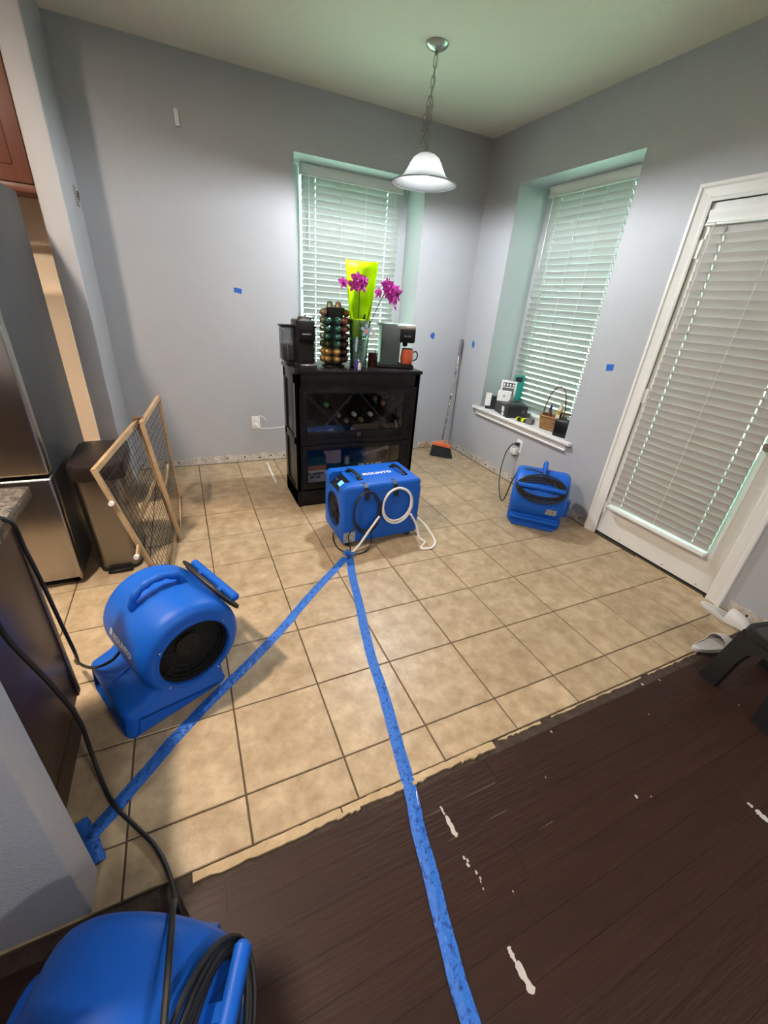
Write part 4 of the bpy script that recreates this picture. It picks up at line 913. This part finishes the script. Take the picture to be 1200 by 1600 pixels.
def outlet(label, loc, rz):
    t = thing('wall_outlet', label, 'outlet', loc, rz, 'white wall outlets')
    MB().rbox(-.036, .036, -.006, 0, -.058, .058, .003, 2).build('plate', M['white'], t)
    for z in (-.021, .021): MB().rbox(-.016, .016, -.0085, -.005, z-.014, z+.014, .003, 2).build('socket', M['trim'], t)
    return t
outlet('white wall outlet on the back wall left of the black cabinet', (.86, 3.0, .37), 0)
b = MB(); b.rbox(.848, .872, 2.965, 2.992, .335, .362, .005, 2); b.tube(spline([(.86,2.968,.349),(.90,2.95,.325),(1.0,2.94,.325),(1.10,2.92,.34),(1.16,2.9,.36)], 8), .0042, 7); tag(b.build('power_cord', M['cord_white']), 'white cord plugged into the back wall outlet and running behind the cabinet', 'cord')
b = MB(); b.tube(spline([(.872,2.993,.42),(.90,2.990,.43),(.94,2.992,.405),(.955,2.994,.38)], 6), .003, 6); tag(b.build('loose_wire', M['cord_white']), 'short pale wire sticking out above the back wall outlet', 'wire')
outlet('white wall outlet on the right wall under the window sill', (3.0, 1.887, .362), -PI/2)
t = thing('plug_adapter', 'white plug-in adapter in the outlet under the right window', 'adapter', (2.9915, 1.893, .325)); MB().rbox(-.042, 0, -.020, .020, -.045, .022, .008, 2).build('case', M['white'], t); MB().rbox(-.040, -.002, -.017, .017, -.050, -.043, .003, 2).build('base', M['rubber'], t); MB().rbox(-.042, -.008, .024, .046, -.046, .016, .007, 2).build('second_case', M['white'], t)
b = MB(); b.tube([(2.993,1.891,-.0+.275),(2.994,1.891,.20),(2.994,1.889,.08)], .0016, 5); tag(b.build('thin_wire', M['cord_white']), 'thin grey wire hanging down the wall below the white adapter', 'wire')
b = MB(); b.rbox(2.955, 2.991, 1.872, 1.904, .368, .396, .006, 2)
b.tube(spline([(2.957,1.890,.384),(2.92,1.900,.376),(2.86,1.890,.30),(2.79,1.83,.17),(2.71,1.72,.07),(2.64,1.60,.022),(2.575,1.50,.05),(2.535,1.43,.15),(2.515,1.385,.28),(2.525,1.345,.385),(2.56,1.285,.415),(2.59,1.21,.418),(2.605,1.13,.402),(2.615,1.06,.365),(2.625,1.00,.30)], 8), .0050, 7); tag(b.build('power_cord', M['rubber']), 'black cord from the right wall outlet looping over the air mover', 'cord')

# ---------------------------------------------------------------- broom
P0, P1 = Vector((2.755, 2.77, .105)), Vector((2.955, 2.965, 1.150)); bd = (P1-P0).normalized()
t = thing('broom', 'angled broom with orange head and black bristles leaning in the corner', 'broom', (2.72, 2.70, 0))
def bw(o, *a, **k): return o.build(*a, parent=t, world=True, **k)
bw(MB().tube([P0, P0+(P1-P0)*.86], .0095, 12), 'handle_pole', M['steel'])
for s in (.235, .46, .69): bw(MB().tube([P0+(P1-P0)*(s-.018), P0+(P1-P0)*(s+.018)], .0125, 12), 'pole_joint', M['grey_grip'])
bw(MB().tube([P0+(P1-P0)*.85, P0+(P1-P0)*.86, P0+(P1-P0)*.99, P1], [.011, .0145, .0150, .010], 14), 'grip', M['grey_grip'])
dx = Vector((.175, -.165, 0)).normalized(); nx_ = Vector((.69, .72, 0))
cA, cB = P0 - dx*.098 + Vector((0,0,-.012)), P0 + dx*.098 + Vector((0,0,-.022)); fA, fB = Vector((2.607,2.748,.003)), Vector((2.792,2.590,.003))
hd = MB(); w_ = nx_*.018
hd.loft([[cA-w_, cB-w_, cB+w_, cA+w_], [cA-w_+Vector((0,0,.022)), cB-w_+Vector((0,0,.022)), cB+w_+Vector((0,0,.022)), cA+w_+Vector((0,0,.022))], [P0-dx*.05-w_*.7+Vector((0,0,.022)), P0+dx*.05-w_*.7+Vector((0,0,.018)), P0+dx*.05+w_*.7+Vector((0,0,.018)), P0-dx*.05+w_*.7+Vector((0,0,.022))]])
bw(hd, 'head', M['orange'], smooth=False)
bw(MB().tube([P0-bd*.004, P0+bd*.05], [.022, .013], 14), 'socket', M['orange'])
n = 26; vs = []; fs = []
for j, (A, B, w1) in enumerate(((cA, cB, .013), (fA, fB, .016))):
    for i in range(n+1):
        p = A + (B-A)*i/n; jit = Vector((0, 0, random.uniform(0, .005) if j else 0)); ww = nx_*w1*(1 if i % 2 else .8)
        vs += [p-ww+jit, p+ww+jit]
for i in range(n):
    a = 2*i; c = 2*(n+1)+2*i
    fs += [(a, a+2, c+2, c), (a+1, c+1, c+3, a+3), (c, c+2, c+3, c+1)]
fs += [(0, 2*(n+1), 2*(n+1)+1, 1), (2*n, 2*n+1, 4*n+3, 4*n+2)]
bw(MB().add(vs, fs), 'bristles', M['bristle'], smooth=False)

# ---------------------------------------------------------------- pendant lamp
px_, py_ = 1.857, 2.043
t = thing('pendant_lamp', 'pendant lamp with frosted bell glass shade on a tangled nickel chain', 'lamp', (px_, py_, CE))
MB().lathe([(0,-.030),(.012,-.029),(.035,-.025),(.056,-.014),(.065,-.004),(.065,0)], n=36).build('canopy', M['nickel'], t)
MB().lathe([(0,-.052),(.008,-.048),(.010,-.038),(.007,-.028)], n=14).build('canopy_finial', M['nickel'], t)
def link_mesh(L, w, r):
    pts = []
    for k in range(20):
        a = 2*PI*k/20; pts.append((w*math.cos(a), 0, (L-w)*(1 if math.sin(a) > 0 else -1)*(1 if abs(math.sin(a)) > .02 else 0) + w*math.sin(a)))
    return MB().tube(pts, r, 6, closed=True).mesh('chain_link', M['nickel'])
lm = link_mesh(.0275, .0105, .0024)
def chain(pts, pitch=.0365, tw=0):
    P = spline(pts, 14); L = [0]
    for i in range(1, len(P)): L.append(L[-1]+(P[i]-P[i-1]).length)
    n = int(L[-1]/pitch); 
    for k in range(n):
        s = (k+.5)*pitch; i = max(j for j in range(len(P)-1) if L[j] <= s); q = (s-L[i])/max(1e-6, L[i+1]-L[i]); p = P[i]+(P[i+1]-P[i])*q
        d = (P[i+1]-P[i]).normalized(); x = d.cross(Vector((0,1,0))).normalized(); yv = d.cross(x)
        a = tw + (PI/2 if k % 2 else 0) + .3; x2 = x*math.cos(a)+yv*math.sin(a); y2 = d.cross(x2)
        o = link('chain_link', lm, t); o.matrix_local = Matrix(((x2.x, y2.x, d.x, p.x), (x2.y, y2.y, d.y, p.y), (x2.z, y2.z, d.z, p.z), (0,0,0,1)))
chain([(0,0,-.052),(-.004,0,-.14),(-.010,0,-.225)], .043)
chain([(-.010,0,-.225),(-.002,-.004,-.27),(-.012,0,-.34),(-.016,0,-.425)], .040, .6)
chain([(-.012,.004,-.225),(-.028,.006,-.30),(-.040,.004,-.38),(-.052,0,-.455)], .040, .3)
chain([(-.052,0,-.455),(-.030,.012,-.448),(-.020,.016,-.41),(-.012,.010,-.33),(-.010,.006,-.25)], .040, .9)
MB().tube(spline([(0,0,-.05),(.004,.003,-.16),(-.004,.004,-.24),(.010,.006,-.31),(.002,.008,-.38),(-.012,.0,-.44)], 8), .0016, 6).build('lamp_cord', M['nickel'], t)
zt = 2.262-CE; zr = 2.113-CE
MB().lathe([(0,.045),(.008,.040),(.010,.022),(.026,.004),(.034,-.004),(.034,-.010),(0,-.010)], (0,0,zt), 24).build('shade_cap', M['nickel'], t)
prof = [(.030,0),(.054,-.007),(.080,-.024),(.100,-.052),(.115,-.080),(.133,-.107),(.160,-.131),(.190,-.145),(.203,-.149)]
prof = [(r*.985, z) for r, z in prof]
o = MB().lathe(prof + [(r-.004, z-.0012) for r, z in reversed(prof)], (0,0,zt), 48).build('shade', M['shade'], t)
MB().tube([(.2*math.cos(2*PI*i/56), .2*math.sin(2*PI*i/56), zt-.149) for i in range(56)], .0042, 8, closed=True).build('shade_rim', M['shade'], t)
MB().lathe([(.016,-.01),(.016,-.050),(0,-.050)], (0,0,zt), 16).build('socket', M['white'], t)
MB().lathe([(.014,-.046),(.018,-.058),(.031,-.085),(.034,-.102),(.028,-.122),(.015,-.133),(0,-.136)], (0,0,zt), 20).build('bulb', M['bulb'], t)
light('pendant_light', 'POINT', (px_, py_, CE+zt-.148), 112, (.93, .97, 1.0), .035)

# ---------------------------------------------------------------- fridge
t = thing('refrigerator', 'stainless steel refrigerator with dark grey side at the left edge', 'refrigerator', (-.30, 1.45, 0))
MB().rbox(-.90, 0, 0, .74, .03, 1.785, .006, 2).build('cabinet', M['fridge_side'], t)
for x0, x1, z0, z1 in ((-.448, .004, .62, 1.79), (-.904, -.452, .62, 1.79), (-.904, .004, .045, .605)):
    d = MB().rbox(x0, x1, -.075, -.006, z0, z1, .012, 3).build('door', M['steel'], t)
    if z0 > .5:
        hx = x0+.05 if x0 > -.5 else x1-.05
        MB().tube([(hx, -.076, .80), (hx, -.125, .82), (hx, -.125, 1.55), (hx, -.076, 1.57)], .011, 10).build('door_handle', M['steel'], d)
    else: MB().tube([(-.80, -.076, .53), (-.78, -.125, .53), (-.12, -.125, .53), (-.10, -.076, .53)], .011, 10).build('door_handle', M['steel'], d)
MB().box(-.88, -.02, -.03, .7, .0, .03).build('kick_plate', M['matte_black'], t)
MB().rbox(-.05, -.01, -.03, .01, .0, .035, .004, 2).build('foot', M['chrome'], t)
# upper cabinet
t = thing('upper_cabinet', 'reddish brown wooden wall cabinet above the refrigerator', 'cabinet', (-1.2, 2.45, 1.85))
MB().rbox(0, .935, .02, .55, 0, .80, .003, 2).build('body', M['brown_cab'], t)
for x0 in (.004, .470):
    d = MB().rbox(x0, x0+.461, .0, .021, .006, .794, .004, 2).build('door', M['brown_cab'], t); MB().rbox(x0+.07, x0+.391, -.006, .004, .076, .724, .005, 2).build('raised_panel', M['brown_cab'], d)
    MB().lathe([(.011,-.020),(.013,-.014),(.006,-.008),(.006,0)], (x0+(.43 if x0 < .1 else .03), .0, .06), 12, 'y').build('knob', M['nickel'], d)
MB().rbox(-.01, .938, -.012, .01, -.035, .0, .004, 2).build('light_rail', M['brown_cab'], t)
t = thing('upper_cabinet', 'reddish brown wall cabinet further left with an added light strip beneath', 'cabinet', (-2.3, 2.60, 1.42))
MB().rbox(0, 1.09, .02, .37, 0, .95, .003, 2).build('body', M['brown_cab'], t)
for x0 in (.004, .549): MB().rbox(x0, x0+.537, 0, .021, .006, .944, .004, 2).build('door', M['brown_cab'], t)
o = MB().rbox(.2, 1.0, .28, .33, -.018, -.002, .004, 2).build('added_light_strip', M['white'], t); MB().box(.21, .99, .285, .325, -.0195, -.018).build('added_strip_lens', M['ceil_lamp'], o)  # strip and glowing lens added for the wall behind the fridge
ul = light('added_wall_fill', 'AREA', (-1.72, 2.905, 1.392), 120, WARM, .1); ul.data.shape = 'RECTANGLE'; ul.data.size = .8; ul.data.size_y = .04  # unseen lamp added to brighten the wall strip beside the fridge
# island cabinet and counter
t = thing('island_cabinet', 'dark wood island base cabinet end beside the pony wall', 'cabinet', (-1.8, -.05, 0))
MB().rbox(0, 1.63, .004, .58, .105, .862, .004, 2).build('body', M['dark_cab'], t); MB().box(0, 1.63, .004, .505, .0, .105).build('toe_kick', M['dark_cab'], t)
MB().rbox(1.612, 1.634, .555, .585, .10, .862, .004, 2).build('corner_post', M['dark_cab'], t)
for k in range(4): MB().rbox(.02+.40*k, .40+.40*k, .578, .598, .12, .85, .004, 2).build('door', M['dark_cab'], t)
t = thing('countertop', 'speckled granite island countertop with polished edge at far left', 'countertop', (-1.85, -.045, .864)); MB().rbox(0, 1.735, 0, .605, 0, .036, .006, 2).build('slab', M['counter'], t)

# ---------------------------------------------------------------- trash can
t = thing('trash_can', 'brushed steel step trash can with black lid behind the folding gate', 'trash can', (-.134, 1.64, 0))
def rrect(hx, hy, r, z, n=6, cx=0, cy=0):
    pts = []
    for k, (sx, sy) in enumerate(((1,1),(-1,1),(-1,-1),(1,-1))):
        for i in range(n+1):
            a = PI/2*k + PI/2*i/n; pts.append((cx+sx*(hx-r)+r*math.cos(a), cy+sy*(hy-r)+r*math.sin(a), z))
    return pts
MB().loft([rrect(.098,.180,.05,.012), rrect(.102,.185,.05,.10), rrect(.112,.200,.055,.545)]).build('body', M['bin_steel'], t)
MB().loft([rrect(.101,.183,.05,0), rrect(.103,.185,.05,.016)]).build('base', M['black'], t)
MB().loft([rrect(.113,.201,.055,.543), rrect(.119,.210,.058,.548), rrect(.120,.212,.058,.618), rrect(.116,.207,.056,.628), rrect(.085,.170,.05,.633), rrect(.03,.09,.02,.636)]).build('lid', M['bin_lid'], t)
MB().rbox(-.06, .06, -.215, -.17, .005, .020, .005, 2).build('pedal', M['black'], t)

# ---------------------------------------------------------------- folding wire gate
t = thing('pet_gate', 'wooden framed wire mesh gate leaning against the trash can', 'gate', (.12, 1.70, 0))
NB0, NT0, NB1, NT1 = Vector((.105,1.135,.004)), Vector((-.088,1.20,.700)), Vector((.140,1.800,.004)), Vector((.052,1.800,.755))
FB0, FT0, FB1, FT1 = Vector((.170,1.690,.004)), Vector((.080,1.700,.765)), Vector((.168,2.316,.004)), Vector((.148,2.300,.775))
def gw(o, name, m, par=t, **k):
    off = t.location; me = o.mesh(name, M[m], off=off, **k); return link(name, me, par)
def panel(b0, t0, b1, t1, w=.020):
    Q = lambda s, h: (b0*(1-s)+b1*s)*(1-h) + (t0*(1-s)+t1*s)*h
    nrm = (b1-b0).cross(t0-b0).normalized()
    gw(MB().bar(Q(0,0), Q(0,1), w, w, nrm), 'post', 'gate_wood', smooth=False); gw(MB().bar(Q(1,0), Q(1,1), w, w, nrm), 'post', 'gate_wood', smooth=False)
    gw(MB().bar(Q(0,.985), Q(1,.985), w*1.1, w*1.1, nrm), 'top_rail', 'gate_wood', smooth=False); gw(MB().bar(Q(0,.015), Q(1,.015), w, w, nrm), 'bottom_rail', 'gate_wood', smooth=False)
    b = MB(); L = (b1-b0).length; nv = int(L/.040); nh = 18
    for i in range(1, nv): b.tube([Q(i/nv, .02), Q(i/nv, .98)], .0012, 5)
    for j in range(1, nh): b.tube([Q(0, j/nh)+nrm*.002, Q(1, j/nh)+nrm*.002], .0012, 5)
    gw(b, 'wire_mesh', 'wire')
    return Q, nrm
Q1, n1 = panel(NB0, NT0, NB1, NT1); Q2, n2 = panel(FB0, FT0, FB1, FT1)
gw(MB().bar(Q1(.30,.50)-n1*.016*(1 if n1.x > 0 else -1), Q1(.97,.50)-n1*.016*(1 if n1.x > 0 else -1), .024, .012, n1), 'lock_slat', 'gate_wood', smooth=False)
gw(MB().bar(Q2(.10,.47), Q2(.62,.47), .024, .012, n2), 'lock_slat', 'gate_wood', smooth=False)
cc = Q1(.985,.99); b = MB(); b.tube([cc + Vector((.024*math.cos(2*PI*i/14)*1.3+.014, -.02+.0*i, .020*math.sin(2*PI*i/14))) for i in range(14)], .006, 6, closed=True); b.tube([cc + Vector((.024*math.cos(2*PI*i/14)*1.3+.014, .0, .020*math.sin(2*PI*i/14))) for i in range(14)], .007, 6, closed=True); gw(b, 'slide_bracket', 'wicker_dark')
for (s, h) in ((0, .77), (-.10, .42)):
    p = Q1(s, h); d = Vector((-.25, -.97, .05)).normalized()
    o = gw(MB().tube([p, p+d*.016, p+d*.026], [.006, .012, .011], 14), 'bumper', 'white')
gw(MB().bar(Q1(-.12,.42), Q1(.04,.45), .018, .010, n1), 'lock_arm', 'gate_wood', smooth=False)

# ---------------------------------------------------------------- slippers
def slipper(label, loc, rz, flip=1):
    t = thing('slipper', label, 'slipper', loc, rz, 'white slippers')
    n = 28; out = []
    for i in range(n):
        a = 2*PI*i/n; x = .130*math.cos(a); w = .046 if x > 0 else .037; out.append((x, w*math.sin(a)*(1+.12*math.cos(a))*flip))
    sc = lambda k, z: [(x*k, y_*k, z) for x, y_ in out]
    MB().loft([sc(.95, 0), sc(1, .006), sc(1.0, .020), sc(.985, .026), sc(.93, .0265), sc(.90, .021), sc(.2, .020)]).build('sole', M['slipper'], t)
    MB().loft([sc(.895, .0195), sc(.88, .0222), sc(.1, .0222)]).build('insole', M['slipper_in'], t)
    vs = []; fs = []; nu, nv = 12, 8
    for th in (0, .004):
        for i in range(nu+1):
            x = .012 + .106*i/nu; hh = .054*(1-(i/nu)**2.4)+.014; hw = (.047+.004)*math.sqrt(max(.02, 1-(x/.137)**2))+.003-th
            for j in range(nv+1):
                a = PI*j/nv; vs.append((x, -hw*math.cos(a), .012+(hh-th)*math.sin(a)**.8))
    m = nv+1; o2 = (nu+1)*m
    for i in range(nu):
        for j in range(nv): a = i*m+j; fs.append((a, a+1, a+m+1, a+m)); fs.append((o2+a, o2+a+m, o2+a+m+1, o2+a+1))
    for j in range(nv): fs.append((j, o2+j, o2+j+1, j+1)); a = nu*m+j; fs.append((a, a+1, o2+a+1, o2+a))
    MB().add(vs, fs).build('upper', M['slipper'], t, ang=60)
slipper('white foam slipper half hidden by the black step stool', (2.583, -.165, 0), R_(-12))
slipper('white foam slipper lying along the wall beside the door casing', (2.900, -.050, 0), R_(-88), -1)

# ---------------------------------------------------------------- step stool
t = thing('step_stool', 'black plastic step stool at the right edge on the plank floor', 'stool', (2.505, -.440, -.003), R_(-12))
HS = .325
o = MB().loft([rrect(.160,.128,.050,HS-.045), rrect(.168,.134,.052,HS-.016), rrect(.164,.130,.052,HS), rrect(.150,.116,.046,HS+.001), rrect(.144,.110,.044,HS-.007)]).build('top', M['stool'], t)
cut = MB(); cut.loft([rrect(.026,.058,.025,.1,6,-.085,0), rrect(.026,.058,.025,.5,6,-.085,0)]); k = cut.build('c', M['stool'], t); boolean(o, [k])
tr = MB().loft([rrect(.144,.110,.044,HS-.0075), rrect(.144,.110,.044,HS-.0065)]).build('tread', M['stool_top'], t)
cut = MB(); cut.loft([rrect(.026,.058,.025,.1,6,-.085,0), rrect(.026,.058,.025,.5,6,-.085,0)]); k = cut.build('c', M['stool'], t); boolean(tr, [k])
MB().tube(rrect(.027,.059,.026,HS-.005,6,-.085,0), .004, 8, closed=True).build('slot_rim', M['stool'], t)
for s in (-1, 1):
    arch = [(-.162, 0), (-.085, 0), (-.074, .150), (-.058, .215), (-.030, .245), (0, .252), (.030, .245), (.058, .215), (.074, .150), (.085, 0), (.162, 0), (.142, .16), (.124, HS-.020), (-.124, HS-.020), (-.142, .16)]
    b = MB(); b.prism(arch, 0, .034, lambda y_, z, h: (s*(.200 - .045*(z/HS) - h), y_, z)); o = b.build('side_panel', M['stool'], t, smooth=False)
    for yy in (-.123, .123): MB().rbox(s*.183-.017, s*.183+.017, yy-.036, yy+.036, 0, .008, .003, 2).build('rubber_foot', M['rubber'], o)
for yy in (-.112, .112): MB().rbox(-.15, .15, yy-.010, yy+.010, HS-.085, HS-.035, .006, 2).build('apron', M['stool'], t)

# ---------------------------------------------------------------- loose cords at left
b = MB(); b.tube(spline([(-.40,.30,.915),(-.20,.33,.915),(-.112,.345,.90),(-.105,.36,.80),(-.115,.41,.66),(-.125,.46,.46),(-.15,.55,.26),(-.185,.64,.13),(-0.220,0.728,0.070),(-0.167,0.634,0.115),(-0.109,0.558,0.165),(-0.048,0.532,0.205),(-0.007,0.541,0.245)], 8), .0055, 8); tag(b.build('power_cord', M['rubber']), 'black cord from the island counter to the left air mover', 'cord')
b = MB(); b.tube(spline([(-.35,.02,.915),(-.18,.04,.915),(-.095,.06,.90),(-.085,.08,.74),(-.085,.16,.52),(-.09,.24,.28),(-.10,.26,.10),(-.075,.19,.016),(-.036,.108,.012),(.03,.016,.012),(.08,-.055,.012),(.112,-.13,.012),(.135,-.22,.05),(.165,-.315,.20),(.178,-.36,.37),(.18,-.42,.415),(.175,-.50,.428),(.168,-.60,.43),(.165,-.70,.40)], 8), .0062, 8); tag(b.build('power_cord', M['rubber']), 'black cord crossing the tiles from the island to the near air mover', 'cord')

# ---------------------------------------------------------------- things on the right window sill
SS = SZ+.004
def sill_thing(name, label, cat, x, y_, rz=0): return thing(name, label, cat, (x, y_, SS), rz)
t = sill_thing('carton_box', 'dark glossy carton with white stickers on the window sill', 'box', 3.100, 2.209, R_(-15))
MB().rbox(-.10, .10, -.14, .14, 0, .105, .003, 1).build('carton', M['carton'], t)
MB().box(-.1012, -.0995, -.07, -.02, .040, .085).build('sticker', M['white'], t); MB().box(-.1012, -.0995, -.075, -.03, .006, .032).build('sticker', M['white'], t)
MB().lathe([(.017,-.1406),(.0,-.1410)], (.060, 0, .060), 18, 'y').build('emblem', M['grey_grip'], t)
b = MB(); rg = lambda s, z: [(s*.090*math.cos(a)*(1+.08*math.sin(4*a)), s*.065*math.sin(a)*(1+.1*math.cos(5*a)), z+.006*math.sin(6*a+z*40)) for a in [2*PI*i/26 for i in range(26)]]
b.loft([rg(1.0, .113), rg(.98, .120), rg(.7, .133), rg(.3, .138)]); o = tag(b.build('plastic_bag', M['bag_plastic']), 'clear plastic wrap lying on the dark carton', 'bag'); o.location = (3.09, 2.15, SS); o.rotation_euler = (0, 0, R_(-15))
t = sill_thing('white_box', 'small white box standing on the far end of the dark carton', 'box', 3.075, 2.305, R_(-45)); MB().rbox(-.062, .062, -.018, .018, 0, .095, .003, 1).build('carton', M['white'], t); MB().prism([(-.006,.04),(.002,.035),(.006,.05),(.0,.065),(-.004,.058)], -.0186, -.0182, lambda x, z, h: (x, h, z)).build('logo', M['grey_grip'], t)
t.location.z = SS + .106
t = sill_thing('paper_bundle', 'grey bundle of papers in a plastic sleeve at the far end of the sill', 'papers', 3.055, 2.455, R_(-40)); MB().rbox(-.05, .06, -.03, .03, 0, .125, .004, 1).build('stack', M['carton'], t); MB().rbox(-.058, -.004, -.038, -.031, .03, .155, .002, 1).build('card', M['white'], t)
t = sill_thing('printed_card', 'white edged card with black print standing behind the white box', 'card', 3.125, 2.325, R_(-48)); t.location.z = SS+.106; MB().rbox(-.072, .072, -.006, .006, 0, .185, .002, 1).build('card', M['white'], t); MB().box(-.055, .055, -.0068, -.0058, .128, .165).build('print', M['ink'], t); MB().box(-.055, .055, -.0068, -.0058, .05, .120).build('print', M['grey_grip'], t)
for k in range(4): MB().box(-.05+k*.028, -.034+k*.028, -.0074, -.0066, .135, .157).build('letter_block', M['white'], t)
t = sill_thing('teal_case', 'teal plastic case behind the printed card on the sill', 'case', 3.180, 2.285, R_(-48)); t.location.z = SS+.106; MB().rbox(-.035, .062, -.018, .018, 0, .245, .012, 3).build('shell', M['teal'], t); MB().rbox(-.018, .045, -.0195, -.017, .185, .230, .004, 2).build('panel', M['carton'], t)
t = sill_thing('flashlight', 'black and neon yellow work light on the front of the sill', 'work light', 3.035, 1.945, R_(-75)); MB().rbox(-.065, .03, -.022, .022, 0, .032, .008, 2).build('body', M['black'], t)
for x0, x1 in ((-.068, -.05), (-.015, .018)): MB().rbox(x0, x1, -.0235, .0235, .004, .0345, .006, 2).build('band', M['yellow'], t)
MB().rbox(.03, .10, -.024, .024, 0, .05, .012, 2).build('lamp_head', M['grey_grip'], t)
# wicker basket
t = sill_thing('wicker_basket', 'small wicker basket with a tall looped handle on the window sill', 'basket', 3.115, 1.700, R_(-80))
def ribring(k, z, dn=.0): return [(x*k, y_*k, z) for x, y_, _ in rrect(.095, .065, .03, 0, 5)]
MB().loft([ribring(.80, .0), ribring(.84, .004), ribring(1.0, .110), ribring(.95, .110), ribring(.79, .010), ribring(.2, .010)]).build('shell', M['wicker'], t)
for i in range(7):
    z = .008+i*.0155; b = MB(); b.tube(ribring(.845+.165*z/.11, z+.004), .0058, 6, closed=True); b.build('weave_band', M['wicker'], t)
b = MB(); b.tube(ribring(1.03, .112), .0085, 7, closed=True); b.build('rim', M['wicker'], t)
b = MB(); b.tube(spline([(-.098,0,.09),(-.095,0,.17),(-.075,0,.27),(-.030,0,.345),(.015,0,.355),(.060,0,.315),(.088,0,.22),(.096,0,.09)], 6), .0058, 8); b.build('handle', M['wicker_dark'], t)
t = thing('spray_bottle', 'small dark bottle with navy cap in the wicker basket', 'bottle', (3.105, 1.735, SS+.012)); MB().lathe([(0,0),(.018,0),(.019,.12),(.010,.140),(.008,.145)], n=16).build('body', M['amber'], t); MB().lathe([(.011,.145),(.011,.175),(.006,.178),(.005,.200),(0,.201)], n=14).build('cap', M['navy'], t)
t = thing('lotion_bottle', 'cream bottle with gold label in the wicker basket', 'bottle', (3.130, 1.655, SS+.012)); MB().lathe([(0,0),(.024,0),(.026,.01),(.026,.165),(.014,.185),(.012,.20)], n=18).build('body', M['cream'], t); MB().lathe([(.0265,.13),(.0265,.160)], n=18).build('label', M['gold'], t); MB().lathe([(.013,.20),(.013,.222),(0,.223)], n=14).build('cap', M['white'], t)
# black bag
t = sill_thing('black_caddy', 'black bag with a top handle at the near end of the sill', 'bag', 3.060, 1.515, R_(-75))
MB().loft([rrect(.062,.045,.018,0), rrect(.066,.049,.02,.01), rrect(.068,.050,.02,.12), rrect(.060,.042,.018,.132), rrect(.03,.02,.01,.134)]).build('body', M['black'], t); b = MB(); b.tube([(-.05,0,.12),(-.052,0,.172),(-.044,0,.18),(.044,0,.18),(.052,0,.172),(.05,0,.12)], .008, 8); b.build('handle', M['black'], t); MB().rbox(-.045, .045, -.012, .012, .174, .190, .004, 2).build('handle_pad', M['wicker_dark'], t)
